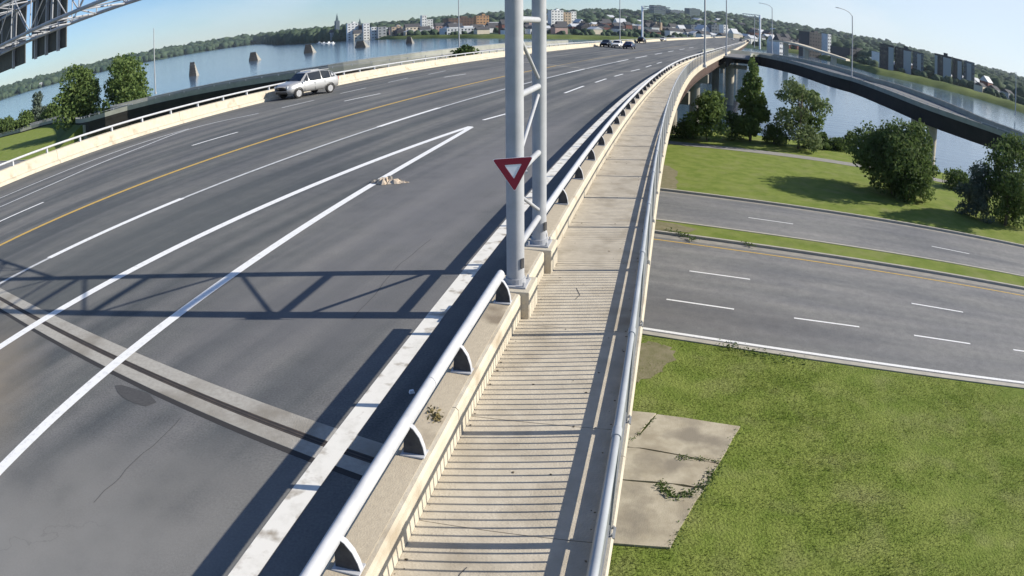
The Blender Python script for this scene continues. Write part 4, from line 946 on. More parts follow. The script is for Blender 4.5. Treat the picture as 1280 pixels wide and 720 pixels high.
# ================================================================== CARS
def car_proto(L_, Wd, Ht, pm, suv=True, lab="", cat="car", group=None):
    e = empty("parked_car" if suv == 2 else "car", (0, 0, 0), label=lab, cat=cat, group=group)
    hw = Wd/2; gc = 0.22; belt = Ht*0.60; roof = Ht
    # stations along length: x from front (+) to rear (-): (x, half width, sill z, belt z, top z, top half width)
    if suv: st = [(0.500, .74, .36, .46, .50, .60), (0.485, .88, .26, .50, .56, .70), (0.42, .97, .22, .54, .60, .78), (0.30, 1.0, .22, .58, .645, .80), (0.235, 1.0, .22, .60, .665, .82),
               (0.10, 1.0, .22, .61, .965, .66), (0.02, 1.0, .22, .61, .995, .68), (-0.15, 1.0, .22, .62, 1.0, .68), (-0.33, 1.0, .22, .63, .955, .66), (-0.42, .98, .24, .64, .86, .62), (-0.485, .93, .28, .62, .68, .74), (-0.50, .84, .34, .50, .55, .70)]
    else: st = [(0.500, .74, .36, .44, .48, .60), (0.485, .88, .24, .47, .53, .70), (0.42, .97, .20, .52, .58, .78), (0.28, 1.0, .20, .56, .63, .80), (0.20, 1.0, .20, .58, .65, .82),
               (0.04, 1.0, .20, .60, .97, .64), (-0.05, 1.0, .20, .61, 1.0, .66), (-0.18, 1.0, .20, .61, .99, .66), (-0.30, 1.0, .20, .62, .86, .66), (-0.37, 1.0, .22, .62, .70, .76), (-0.485, .93, .28, .58, .66, .74), (-0.50, .84, .34, .50, .55, .70)]
    rings = []
    for (x, wf, sz_, bz, tz, tw) in st:
        w_ = hw*wf; mz = (sz_+bz)/2*Ht
        rings.append([(x*L_, -w_*.94, sz_*Ht), (x*L_, -w_, mz), (x*L_, -w_*.95, bz*Ht), (x*L_, -w_*tw, tz*Ht), (x*L_, -w_*tw*.5, tz*Ht+.02), (x*L_, w_*tw*.5, tz*Ht+.02), (x*L_, w_*tw, tz*Ht), (x*L_, w_*.95, bz*Ht), (x*L_, w_, mz), (x*L_, w_*.94, sz_*Ht)])
    vs_ = [p for rg in rings for p in rg]; n_ = 10; fs_ = []
    for i in range(len(rings)-1):
        for k_ in range(n_): fs_.append((i*n_+k_, (i+1)*n_+k_, (i+1)*n_+(k_+1) % n_, i*n_+(k_+1) % n_))
    fs_ += [tuple(reversed(range(n_))), tuple(range((len(rings)-1)*n_, len(rings)*n_))]
    MB().add(vs_, fs_).build("body", pm, e, smooth=True)
    def quad(pts, nm_, m_, off=0.006, ins=0.10):
        P4 = [Vector(p) for p in pts]; c_ = sum(P4, Vector())/4; nrm = (P4[1]-P4[0]).cross(P4[3]-P4[0]).normalized()
        if nrm.dot(c_-Vector((c_.x*0.8, 0, Ht*0.5))) < 0: nrm = -nrm
        Q = [c_+(p-c_)*(1-ins)+nrm*off for p in P4]; Q2 = [q-nrm*(off+.09) for q in Q]
        MB().add(Q+Q2, [(0, 1, 2, 3), (7, 6, 5, 4), (0, 4, 5, 1), (1, 5, 6, 2), (2, 6, 7, 3), (3, 7, 4, 0)]).build(nm_, m_, e)
    # windscreen, rear window, side windows
    quad([rings[4][3], rings[4][6], rings[5][6], rings[5][3]], "windscreen", m_glass, 0.03, 0.08)
    k_ = 9 if suv else 8
    quad([rings[k_][3], rings[k_][6], rings[k_+1][6], rings[k_+1][3]], "rear_window", m_glass, 0.03, 0.12)
    for sgn in (0, 1):
        a_, b_ = (2, 3) if sgn == 0 else (7, 6)
        for i, j in ((5, 7), (7, 8) if suv else (7, 8)):
            quad([rings[i][a_], rings[j][a_], rings[j][b_], rings[i][b_]], "side_window", m_glass, 0.028, 0.10)
        A, B, C_ = Vector(rings[4][a_]), Vector(rings[5][a_]), Vector(rings[5][b_])
        c_ = (A+B+C_)/3; yo = -0.03 if sgn == 0 else 0.03
        tri_ = [c_+(p-c_)*.72+Vector((0, yo, 0)) for p in (A, B, C_)]; tri2 = [p-Vector((0, yo*2.5, 0)) for p in tri_]
        MB().add(tri_+tri2, [(0, 1, 2), (5, 4, 3), (0, 3, 4, 1), (1, 4, 5, 2), (2, 5, 3, 0)]).build("quarter_window", m_glass, e)
        if suv: quad([rings[8][a_], rings[9][a_], rings[9][b_], rings[8][b_]], "quarter_window", m_glass, 0.028, 0.2)
        sy_ = -1 if sgn == 0 else 1
        wr = 0.205*Ht if suv else 0.215*Ht
        for xx in (0.315, -0.30):
            arch = [(xx*L_+wr*1.16*math.cos(t), sy_*(hw+.004), wr+wr*1.16*math.sin(t)) for t in np.linspace(-.3, math.pi+.3, 13)]
            MB().tube(arch, 0.022, 6).build("wheel_arch", m_trim, e)
            wh = MB().tube([(xx*L_, sy_*(hw-.20), wr), (xx*L_, sy_*(hw-.17), wr), (xx*L_, sy_*(hw+.0), wr), (xx*L_, sy_*(hw+.012), wr)], [wr*.9, wr, wr, wr*.9], 20).build("wheel", m_tyre, e)
            m2 = MB().tube([(xx*L_, sy_*(hw), wr), (xx*L_, sy_*(hw+.016), wr)], wr*.66, 16)
            for q in range(5):
                a2 = q*2*math.pi/5; m2.box((xx*L_+wr*.33*math.cos(a2), sy_*(hw+.02), wr+wr*.33*math.sin(a2)), (wr*.62, .014, wr*.13), rot=Matrix.Rotation(-a2, 3, 'Y'))
            m2.build("rim", m_rim, wh)
        MB().box((0.478*L_, sy_*hw*.66, .50*Ht), (0.10, hw*.34, .09*Ht), rz=-sy_*.35).build("headlight", m_lamp, e)
        MB().box((-0.487*L_, sy_*hw*.78, .57*Ht), (0.07, hw*.22, .13*Ht)).build("tail_light", m_lampr, e)
        MB().box((0.215*L_, sy_*(hw+.09), .645*Ht), (0.11, 0.18, 0.12), taper=.8).build("mirror", pm, e)
        MB().box((-0.01*L_, sy_*(hw+.002), .56*Ht), (0.14, .02, .025)).build("door_handle", m_rim, e)
        for xx in (.195, -.005, -.20): MB().box((xx*L_, sy_*(hw*.985), .43*Ht), (0.008, .02, .36*Ht)).build("door_gap", m_trim, e)
        MB().box((0, sy_*(hw*.965), .235*Ht), (L_*.52, .05, .05)).build("sill_trim", m_trim, e)
        if suv: MB().tube([(0.02*L_, sy_*hw*.62, Ht+.03), (-0.10*L_, sy_*hw*.63, Ht+.05), (-0.34*L_, sy_*hw*.61, Ht+.02)], 0.018, 6).build("roof_rail", m_rim, e)
    MB().box((0.492*L_, 0, .42*Ht), (0.06, hw*.9, .10*Ht)).build("grille", m_trim, e)
    MB().box((0.490*L_, 0, .27*Ht), (0.07, hw*1.35, .07*Ht)).build("lower_bumper", m_trim, e)
    MB().box((-0.492*L_, 0, .30*Ht), (0.07, hw*1.5, .09*Ht)).build("rear_bumper", m_trim, e)
    return e
m_silver = mat("silver car paint", (0.50, 0.50, 0.49), 0.3, spec=0.6, metal=0.4); m_whitep = paint("white car paint", (0.78, 0.78, 0.76)); m_blackp = paint("black car paint", (0.015, 0.016, 0.02)); m_bluep = paint("dark blue car paint", (0.02, 0.035, 0.09)); m_greyp = paint("grey car paint", (0.14, 0.15, 0.16)); m_redp = paint("dark red car paint", (0.14, 0.02, 0.02))
suv_ = car_proto(4.75, 1.86, 1.72, m_silver, 2, "silver sport utility car parked on the shoulder against the left parapet", "car")
fwheel, rwheel = at(377, 122), at(410.6, 116)
dv = (fwheel-rwheel).normalized(); nl = Vector((dv.y, -dv.x, 0)); cmid = (fwheel+rwheel)/2 + nl*0.93*(1 if (nl.x < 0) else -1)
suv_.location = (cmid.x, cmid.y, 0.005); suv_.rotation_euler = (0, 0, math.atan2(dv.y, dv.x))
far_cars = [  # pixel of the base centre, paint, suv, direction (+1 towards the camera), label
    (758, 58.0, m_blackp, 0, 1, "black car leading the far left row of traffic on the bridge"),
    (772, 59.0, m_whitep, 0, 1, "white car in the far traffic between the two dark cars"),
    (787, 60.5, m_bluep, 0, -1, "dark blue car just right of the white car in the far traffic"),
    (802.5, 53.5, m_blackp, 1, -1, "dark tall car alone in the far middle lanes"),
    (829, 51.0, m_whitep, 0, 1, "white car farther off, behind the dark tall car"),
    (842, 48.5, m_greyp, 0, -1, "grey car at the far end next to the farther white car"),
    (878, 47.5, m_greyp, 0, 1, "dark grey car at the top of the bridge left of the first lamp pole"),
    (893, 47.5, m_whitep, 1, 1, "white tall car between the two lamp poles at the bridge end"),
    (916, 50.0, m_whitep, 0, 1, "white car right of the second lamp pole"),
    (926, 51.5, m_blackp, 0, 1, "black car at the head of the queue where the ramp joins"),
    (935, 53.0, m_greyp, 1, 1, "grey tall car last in the queue where the ramp joins")]
for (px_, py_, pm, sv, dr, lab) in far_cars:
    p = at(px_, py_, 0.0)
    c = car_proto(4.6, 1.8, 1.7 if sv else 1.45, pm, 1 if sv else 0, lab, "car", "cars in the distant traffic on the bridge")
    h = R(19.5); c.location = (p.x, p.y, 0.005); c.rotation_euler = (0, 0, math.atan2(math.cos(h), math.sin(h)) + (math.pi if dr > 0 else 0))

# ================================================================== LAMP POLES AND SIGN GANTRIES
def lamp(base, top_px, arm, lab, r0=0.10, name="lamp_pole"):
    """street lamp: top_px is the photo pixel its top reaches (None: given height)"""
    d = ray(*top_px) if isinstance(top_px, tuple) else None
    H_ = CAMH + d.z*math.hypot(base.x, base.y)/math.hypot(d.x, d.y) - base.z if d is not None else top_px
    e = empty(name, base, label=lab, cat="lamp pole")
    MB().tube([(0, 0, 0), (0, 0, H_)], r0, 10, r2=r0*.6).build("pole", m_galv, e, smooth='auto')
    MB().tube([(0, 0, 0), (0, 0, .35)], r0*1.7, 10).build("base", m_galv, e)
    if arm:
        ax, ay = arm; pts = [(0, 0, H_-.05), (ax*.25, ay*.25, H_+.55), (ax*.6, ay*.6, H_+.85), (ax, ay, H_+.95)]
        MB().tube(pts, r0*.45, 8).build("arm", m_galv, e, smooth='auto')
        MB().box((ax*1.15, ay*1.15, H_+.95), (.7, .28, .14), math.atan2(ay, ax)).build("lamp_head", m_galv, e)
    return e
def onP(which, px, off, z):    # point of an alignment at the azimuth of a pixel column
    a0, _ = azel(px, 60); best = None
    for s in np.arange(5, 700, .5):
        p = P(which, s, off, z); d = abs(math.atan2(p.x, p.y)-a0)
        if best is None or d < best[0]: best = (d, p)
    return best[1]
lamp(Vector((*at(881, 84.0, 0.25).xy, 0.25)), 10.5, (-2.2, .6), "tall lamp pole on the outer kerb where the walkway curves away", 0.13)
lamp(Vector((*at(908, 69.0, 0.25).xy, 0.25)), 11.0, (-2.2, .6), "second tall lamp pole on the kerb just right of the first", 0.15)
a_, _ = azel(193, 60); q = Vector((math.sin(a_)*118, math.cos(a_)*118, -2.0)); lamp(q, (191, 36), None, "slim pole standing beside the tall round tree at the left", 0.11)
a_, _ = azel(573.5, 40); q = Vector((math.sin(a_)*132, math.cos(a_)*132, -1.2)); lamp(q, 13.0, (2.2, 0), "lamp pole rising from the left ramp against the city", 0.12)
a_, _ = azel(1065, 60); q = Vector((math.sin(a_)*126, math.cos(a_)*126, -1.5)); lamp(q, (1064, 20), (-3.0, -.6), "lamp pole with curved arm on the far side of the right ramp", 0.14)
q = onP(2, 775, -31.0, 0.7); lamp(q, 12.0, (2.2, 0), "lamp pole on the left parapet above the black car", 0.13)
a_, _ = azel(965, 60); q = Vector((math.sin(a_)*200, math.cos(a_)*200, 0.0)); lamp(q, (965, 10), (-3.2, 0), "lamp pole with curved arm right of the far sign gantry", 0.16)
a_, _ = azel(943, 60); q = Vector((math.sin(a_)*260, math.cos(a_)*260, 0.0)); lamp(q, (943, 18), None, "thin pole just left of the far sign gantry post", 0.16)
a_, _ = azel(1270, 100); q = Vector((math.sin(a_)*330, math.cos(a_)*330, -9.0)); lamp(q, (1270, 90), None, "pale pole on the far river bank at the right edge", 0.3)
def cantilever(px_post, y_top, px_arm, dist, lab, base_z=0.0):
    a_, _ = azel(px_post, y_top); d = ray(px_post, y_top); x, y = math.sin(a_)*dist, math.cos(a_)*dist; H_ = CAMH+d.z*dist/math.hypot(d.x, d.y)-base_z
    a2, _ = azel(px_arm, y_top); L_ = (a2-a_)*dist
    e = empty("sign_gantry", (x, y, base_z), label=lab, cat="gantry")
    MB().tube([(0, 0, 0), (0, 0, H_+.4)], 0.32, 10).build("post", m_signw, e, smooth='auto')
    rx, ry = math.cos(a_), -math.sin(a_)
    for dz in (-.5, .35): MB().tube([(0, 0, H_+dz), (rx*L_, ry*L_, H_+dz)], 0.12, 8).build("arm", m_galv, e)
    n_ = 6
    for i in range(n_): MB().tube([(rx*L_*i/n_, ry*L_*i/n_, H_-.5), (rx*L_*(i+1)/n_, ry*L_*(i+1)/n_, H_+.35)], 0.07, 5).build("brace", m_galv, e)
    return e
cantilever(950, 20.5, 928, 240, "white far sign gantry with one arm above the ramp junction")
cantilever(803, 8.5, 838, 235, "thin far gantry over the bridge left of the dark tall car")

# ================================================================== FAR SHORE, CITY AND HILLS
SH = [(-75, 1300), (-60, 1700), (-44, 2300), (-33, 2600), (-24, 2900), (-20.5, 2900), (-18.5, 1500), (-16, 1180), (-13, 1080), (-9, 900), (-5, 800), (-2.4, 740), (3, 700), (10, 720), (16, 780), (21, 850), (24, 820), (27, 640), (30, 515), (38, 478), (44, 450), (60, 430), (75, 420)]
CR = [(-75, .55), (-44, .42), (-33, .30), (-22, .32), (-14.5, .25), (-9, .22), (-5, .50), (0, .80), (4, .97), (10, 1.20), (13, 1.3), (17, 1.5), (20, 1.32), (23.4, 1.10), (30, 1.02), (34, .78), (37.6, .66), (44, .82), (60, 1.0), (75, 1.0)]
def shore_r(az): return float(np.interp(az, [a for a, _ in SH], [b for _, b in SH]))
def crest(az): return float(np.interp(az, [a for a, _ in CR], [b for _, b in CR]))
RC = 3300.0
def hterr(az, r):
    rs = shore_r(az); rc = max(RC, rs+500); zc = CAMH+math.tan(R(crest(az)))*rc-8
    if r < rs: return WZ-2
    t = (r-rs)/(rc-rs); t = min(max(t, 0), 1)
    bank = min(1, (r-rs)/14.0); z0 = WZ-0.5+bank*3.6
    zz = z0+(zc-z0)*(t**1.25*0.85+0.15*t)
    # keep rising slope below the line of sight of the crest
    return zz + (1.5*math.sin(az*1.7+r*.004) if t > .08 else 0)
azs = np.arange(-76, 76.01, 0.75); vs = []; fs = []
frac = [0, .004, .012, .03, .06, .1, .16, .24, .34, .46, .6, .76, .9, 1.0, 1.15]
for a in azs:
    rs = shore_r(a); rc = max(RC, rs+500)
    for f_ in frac: r_ = rs-4+(rc-rs)*f_ if f_ else rs-4; vs.append((math.sin(R(a))*r_, math.cos(R(a))*r_, hterr(a, r_) if f_ else WZ-2))
k = len(frac)
for i in range(len(azs)-1):
    for j in range(k-1): fs.append((i*k+j, (i+1)*k+j, (i+1)*k+j+1, i*k+j+1))
MB().add(vs, fs).build("hills", m_hill, kind="structure", smooth=True)
# green river bank strip on the right
vs = []; fs = []
ba = np.arange(22, 76, 0.5)
for a in ba:
    rs = shore_r(a)
    for dr, z in ((-3, WZ-.3), (4, WZ+2.0), (12, WZ+3.6), (26, WZ+4.6), (40, WZ+4.2)): vs.append((math.sin(R(a))*(rs+dr), math.cos(R(a))*(rs+dr), z+0.3*math.sin(a*3)))
for i in range(len(ba)-1):
    for j in range(4): fs.append((i*5+j, (i+1)*5+j, (i+1)*5+j+1, i*5+j+1))
MB().add(vs, fs).build("river_bank", m_bank, kind="structure", smooth=True)
vs = []; fs = []
ba = np.arange(-12, 14, 0.5)
for a in ba:
    rs = shore_r(a)
    for dr, z in ((-3, WZ-.3), (4, WZ+1.6), (14, WZ+3.4), (30, WZ+3.9)): vs.append((math.sin(R(a))*(rs+dr), math.cos(R(a))*(rs+dr), z+0.2*math.sin(a*3)))
for i in range(len(ba)-1):
    for j in range(3): fs.append((i*4+j, (i+1)*4+j, (i+1)*4+j+1, i*4+j+1))
MB().add(vs, fs).build("city_bank", m_bank, kind="structure", smooth=True)
# distant tree masses (joined: they read as woods)
_t = (1+5**.5)/2; ICO = np.array([(-1, _t, 0), (1, _t, 0), (-1, -_t, 0), (1, -_t, 0), (0, -1, _t), (0, 1, _t), (0, -1, -_t), (0, 1, -_t), (_t, 0, -1), (_t, 0, 1), (-_t, 0, -1), (-_t, 0, 1)])/math.hypot(1, _t)
ICF = np.array([(0, 11, 5), (0, 5, 1), (0, 1, 7), (0, 7, 10), (0, 10, 11), (1, 5, 9), (5, 11, 4), (11, 10, 2), (10, 7, 6), (7, 1, 8), (3, 9, 4), (3, 4, 2), (3, 2, 6), (3, 6, 8), (3, 8, 9), (4, 9, 5), (2, 4, 11), (6, 2, 10), (8, 6, 7), (9, 8, 1)])
# split once for rounder crowns
def subdiv(V, F):
    V = [tuple(v) for v in V]; cache = {}; out = []
    def mid(a, b):
        k_ = (min(a, b), max(a, b))
        if k_ not in cache:
            m_ = (np.array(V[a])+np.array(V[b]))/2; m_ /= np.linalg.norm(m_); V.append(tuple(m_)); cache[k_] = len(V)-1
        return cache[k_]
    for a, b, c in F:
        ab_, bc, ca = mid(a, b), mid(b, c), mid(c, a); out += [(a, ab_, ca), (b, bc, ab_), (c, ca, bc), (ab_, bc, ca)]
    return np.array(V), np.array(out)
ICO2, ICF2 = subdiv(ICO, ICF)
def wood(centres, sizes, name, lab, seed, m_=m_wood, hi=False):
    r = np.random.default_rng(seed); V0, F0 = (ICO2, ICF2) if hi else (ICO, ICF); n = len(centres); nv = len(V0)
    C_ = np.array(centres)[:, None, :]; S = np.array(sizes)[:, None, :]
    V = C_+V0[None]*S*(1+r.normal(0, 0.16, (n, nv, 1)))
    F = (F0[None]+(np.arange(n)*nv)[:, None, None]).reshape(-1, 3)
    return mesh_np(name, V.reshape(-1, 3), F, m_, None, kind="stuff", label=lab, cat="woodland")
def scatter(a0, a1, r0f, r1f, n, size, seed, hfac=1.0):
    r = random.Random(seed); C_ = []; S = []
    for _ in range(n):
        a = r.uniform(a0, a1); rs = shore_r(a); r0 = r0f(a, rs); r1 = r1f(a, rs); q = r0+(r1-r0)*r.random()**1.2
        s_ = size*r.uniform(.6, 1.4)*(0.6+q/2500); z = hterr(a, q)
        C_.append((math.sin(R(a))*q, math.cos(R(a))*q, z+s_*.35)); S.append((s_*.8, s_*.8, s_*.75*hfac))
    return C_, S
C_, S_ = scatter(-60, 62, lambda a, rs: rs+(520 if -10 < a < 24 else 130), lambda a, rs: max(RC, rs+500)*1.0, 7600, 11.0, 1)
wood(C_, S_, "hillside_wood", "wooded hillside forming the skyline behind the city", 1)
C_, S_ = scatter(-60, -19.5, lambda a, rs: rs+2, lambda a, rs: rs+160, 900, 10, 2)
wood(C_, S_, "shore_wood", "low distant tree line along the far left shore", 2)
C_, S_ = scatter(-19.3, -12.3, lambda a, rs: rs+4, lambda a, rs: rs+190, 520, 10.0, 3, 1.35)
wood(C_, S_, "point_wood", "dark wooded point on the far shore below the church spire", 3, hi=True)
C_, S_ = scatter(-12.5, 25, lambda a, rs: rs+26, lambda a, rs: rs+380, 430, 5.0, 4)
wood(C_, S_, "city_trees", "scattered street and park trees among the city buildings", 4, hi=True)
C_, S_ = scatter(25, 60, lambda a, rs: rs+55, lambda a, rs: rs+420, 900, 5.0, 6)
wood(C_, S_, "right_bank_trees", "trees behind the green bank around the apartment blocks", 6, hi=True)

# ---- buildings
BM = {}
def bmat(key, c):
    if key not in BM: BM[key] = mat("wall "+key, c, 0.85, tuple(x*0.85 for x in c), 0.4, 4)
    return BM[key]
COLS = dict(white=(.80, .80, .77), cream=(.70, .62, .48), tan=(.52, .41, .29), grey=(.36, .38, .39), dark=(.06, .06, .065), brick=(.20, .085, .065), brown=(.15, .10, .075), orange=(.46, .27, .14), teal=(.09, .13, .14), pink=(.46, .32, .28), slate=(.14, .17, .20), pale=(.62, .64, .64))
m_roof = mat("dark roof", (0.07, 0.07, 0.075), 0.9); m_roofl = mat("pale metal roof", (0.50, 0.52, 0.54), 0.6); m_win = mat("window glass", (0.03, 0.04, 0.05), 0.1, spec=0.8); m_winl = mat("pale panel", (0.33, 0.36, 0.37), 0.6)
def bld(x0, x1, ytop, r_, col, lab, roof='flat', depth=None, wins=True, rows=None, cols=None, ybase=None, yaw=0.0, strips=None, name="building", cat="building", group=None):
    xm = (x0+x1)/2; a, _ = azel(xm, ytop); a0, _ = azel(x0, ytop); a1, _ = azel(x1, ytop)
    W_ = (a1-a0)*r_; d = ray(xm, ytop); zt = CAMH+d.z*r_/math.hypot(d.x, d.y)
    z0 = hterr(math.degrees(a), r_)-1.5
    if ybase is not None: z0 = CAMH+ray(xm, ybase).z*r_/math.hypot(ray(xm, ybase).x, ray(xm, ybase).y)-3
    H_ = max(4.0, zt-z0); D_ = depth or max(9.0, W_*.6); x, y = math.sin(a)*(r_+D_/2), math.cos(a)*(r_+D_/2)
    e = empty(name, (x, y, z0), label=lab, cat=cat, group=group, rz=(-a+yaw if strips else R(24))); m_ = bmat(col, COLS[col])
    hw_ = H_ if roof == 'flat' else H_*.72
    MB().box((0, 0, hw_/2), (W_, D_, hw_)).build("wall", m_, e)
    if roof == 'flat':
        MB().box((0, 0, H_+.15), (W_*1.01, D_*1.01, .5)).build("roof", m_roof if col not in ('white', 'pale') else m_roofl, e)
        if W_ > 14: MB().box((W_*.15, 0, H_+1.4), (W_*.25, D_*.3, 2.2)).build("roof_plant", m_, e)
    elif roof == 'gable':
        h2_ = H_-hw_; hw2 = W_/2*1.04; hd = D_/2*1.04
        MB().add([(-hw2, -hd, hw_), (hw2, -hd, hw_), (hw2, hd, hw_), (-hw2, hd, hw_), (-hw2, 0, hw_+h2_), (hw2, 0, hw_+h2_)], [(0, 1, 5, 4), (2, 3, 4, 5), (0, 4, 3), (1, 2, 5), (3, 2, 1, 0)]).build("roof", m_roof if col != 'pale' else m_roofl, e)
    elif roof == 'spire':
        MB().add([(-W_/2, -D_/2, hw_*.0+H_*.55), (W_/2, -D_/2, H_*.55), (W_/2, D_/2, H_*.55), (-W_/2, D_/2, H_*.55), (0, 0, H_*1.0)], [(0, 1, 4), (1, 2, 4), (2, 3, 4), (3, 0, 4)]).build("spire", bmat('teal', COLS['teal']), e)
    if wins:
        nr = rows or max(1, min(8, int(hw_/3.6))); nc = cols or max(2, min(12, int(W_/4.2)))
        wbm = MB().box((0, 0, 0), (W_/nc*.42, .3, hw_/nr*.36)); first = None
        for i in range(nr):
            for j in range(nc):
                px_ = -W_/2+(j+.5)*W_/nc; pz = (i+.55)*hw_/nr
                if first is None: first = wbm.build("window", m_win, e); o = first
                else: o = first.copy(); COL.objects.link(o); o.parent = e
                o.location = (px_, -D_/2, pz)
    if strips:
        for (f0, f1) in strips: MB().box((-W_/2+W_*(f0+f1)/2, -D_/2-.5, H_*.47), (W_*(f1-f0), 1.2, H_*.94)).build("stair_bay", m_winl, e)
    return e
B_ = [
 (433, 447, 29, 1010, 'white', 'flat', "white block just right of the wooded point"),
 (453, 461, 29, 1000, 'white', 'flat', "narrow white block beside the dark church tower"),
 (441, 452, 37, 985, 'cream', 'gable', "cream gabled hall at the water below the white block"),
 (463, 470, 33.5, 980, 'white', 'flat', "small white riverside block right of the church tower"),
 (471, 482, 33, 970, 'grey', 'flat', "grey riverside block next to the small white one"),
 (488, 502, 33, 950, 'tan', 'flat', "tan riverside building with a row of windows"),
 (505, 524, 29, 940, 'cream', 'gable', "long cream building with gabled roof at the water"),
 (526, 532, 19, 1000, 'white', 'flat', "slender tall white tower block against the hill"),
 (533, 540, 24, 1010, 'pale', 'flat', "pale grey block beside the slender tower"),
 (543, 555, 28, 950, 'pink', 'gable', "pinkish gabled house row behind the trees"),
 (556, 592, 22, 980, 'brown', 'flat', "wide dark brown office block left of the orange one"),
 (593, 610, 19, 960, 'orange', 'flat', "orange brick office block near the gantry tower"),
 (552, 602, 34.5, 850, 'pale', 'flat', "long low white roofed hall on the far bank"),
 (686, 703, 12.5, 980, 'white', 'flat', "large white slab building right of the gantry tower"),
 (704, 712, 15, 990, 'tan', 'flat', "tan block adjoining the large white slab"),
 (712, 719, 14, 1000, 'white', 'flat', "small white block behind the tan one"),
 (706, 717, 31, 900, 'cream', 'flat', "low beige block at the bridge end below the white slab"),
 (718, 735, 28, 890, 'dark', 'flat', "dark brick warehouse near the bridge end"),
 (736, 749, 30, 890, 'tan', 'flat', "tan block between the dark and the red brick ones"),
 (750, 764, 29, 885, 'brick', 'flat', "red brown brick block behind the far traffic"),
 (765, 780, 28, 885, 'brick', 'gable', "red brick gabled block above the white car"),
 (805, 815, 25, 900, 'dark', 'flat', "dark narrow block left of the twin towered church"),
 (835, 846, 29, 950, 'white', 'gable', "white gabled house group right of the church"),
 (846, 856, 31, 940, 'pale', 'gable', "pale gabled house beside the white group"),
 (813, 831, 6.5, 2350, 'teal', 'flat', "large flat roofed block on the skyline left of centre"),
 (857, 874, 10.5, 2300, 'teal', 'flat', "second large block on the skyline, right of the first"),
 (833, 853, 12.5, 2400, 'slate', 'flat', "low grey block on the skyline between the two large ones"),
 (857, 882, 31, 960, 'slate', 'flat', "blue grey office block behind the first lamp pole"),
 (885, 900, 31, 900, 'slate', 'flat', "dark blue office block between the two lamp poles"),
 (901, 908, 31, 890, 'white', 'flat', "white block seen against the second lamp pole"),
 (962, 968, 43, 620, 'pale', 'gable', "small pale building behind the lamp pole at the ramp"),
 (969, 975, 42, 600, 'white', 'gable', "small white building at the ramp's far end"),
 (1000, 1030, 41.0, 760, 'dark', 'flat', "big dark office block beyond the ramp"),
 (1029.5, 1036, 43.0, 750, 'pale', 'flat', "pale end wing of the big dark office block"),
 (1040, 1092, 62.0, 700, 'dark', 'flat', "long low dark building beside the white chimney block"),
 (1093, 1098, 65.5, 600, 'white', 'flat', "slim white tower at the left end of the apartment blocks"),
 (1219, 1232, 103.5, 540, 'cream', 'gable', "cream house group right of the apartment blocks"),
 (1234, 1250, 107, 560, 'grey', 'gable', "long grey roofed house right of the cream group"),
 (1250, 1268, 112, 560, 'grey', 'gable', "last grey roofed house near the right edge"),
]
for (x0, x1, yt, r_, c_, rf_, lab) in B_: bld(x0, x1, yt, r_, c_, lab, rf_)
for i, (x0, x1, yt, r_, yb, strips, lab) in enumerate((
  (1099, 1117, 56.5, 560, 82, ((.62, .98),), "dark apartment block with one pale stair bay, left of its row"),
  (1118, 1139, 61, 565, 86, ((.52, .98),), "dark apartment block with wide pale stair bay, second of its row"),
  (1140, 1154, 66, 570, 88, ((.42, .78),), "dark apartment block at the right end of the first row"),
  (1168, 1189, 69.5, 575, 94, ((.0, .16), (.5, .98)), "dark apartment block with two pale bays, left of the second row"),
  (1190, 1203, 74, 580, 98, ((.5, .9),), "narrow dark apartment block in the middle of the second row"),
  (1204, 1218, 77.5, 585, 101, ((.3, .7),), "dark apartment block at the right end of the second row"))):
    bld(x0, x1, yt, r_, 'slate' if i in (2, 5) else 'dark', lab, 'flat', strips=strips, rows=6, cols=4)
# churches
bld(412, 432, 36, 1120, 'grey', "grey cathedral nave among the trees on the wooded point", 'gable', wins=False, name="cathedral", cat="church")
bld(418.5, 423.5, 16, 1115, 'slate', "slender cathedral spire rising above the wooded point", 'spire', wins=False, depth=12, name="spire", cat="church spire")
bld(447, 452, 22, 1010, 'dark', "dark square church tower with pointed top between two white blocks", 'spire', wins=False, depth=11, name="church_tower", cat="church tower")
bld(438.5, 441, 25, 1012, 'slate', "little pointed cupola above the white block", 'spire', wins=False, depth=6, name="cupola", cat="cupola")
bld(816, 829, 30, 895, 'brown', "brown church nave with twin towers above the far traffic", 'gable', name="church", cat="church")
bld(818, 820.5, 20, 893, 'tan', "left one of the two tan church towers", 'spire', wins=False, depth=6, name="church_tower", cat="church tower")
bld(824, 826.5, 21, 893, 'tan', "right one of the two tan church towers", 'spire', wins=False, depth=6, name="church_tower", cat="church tower")
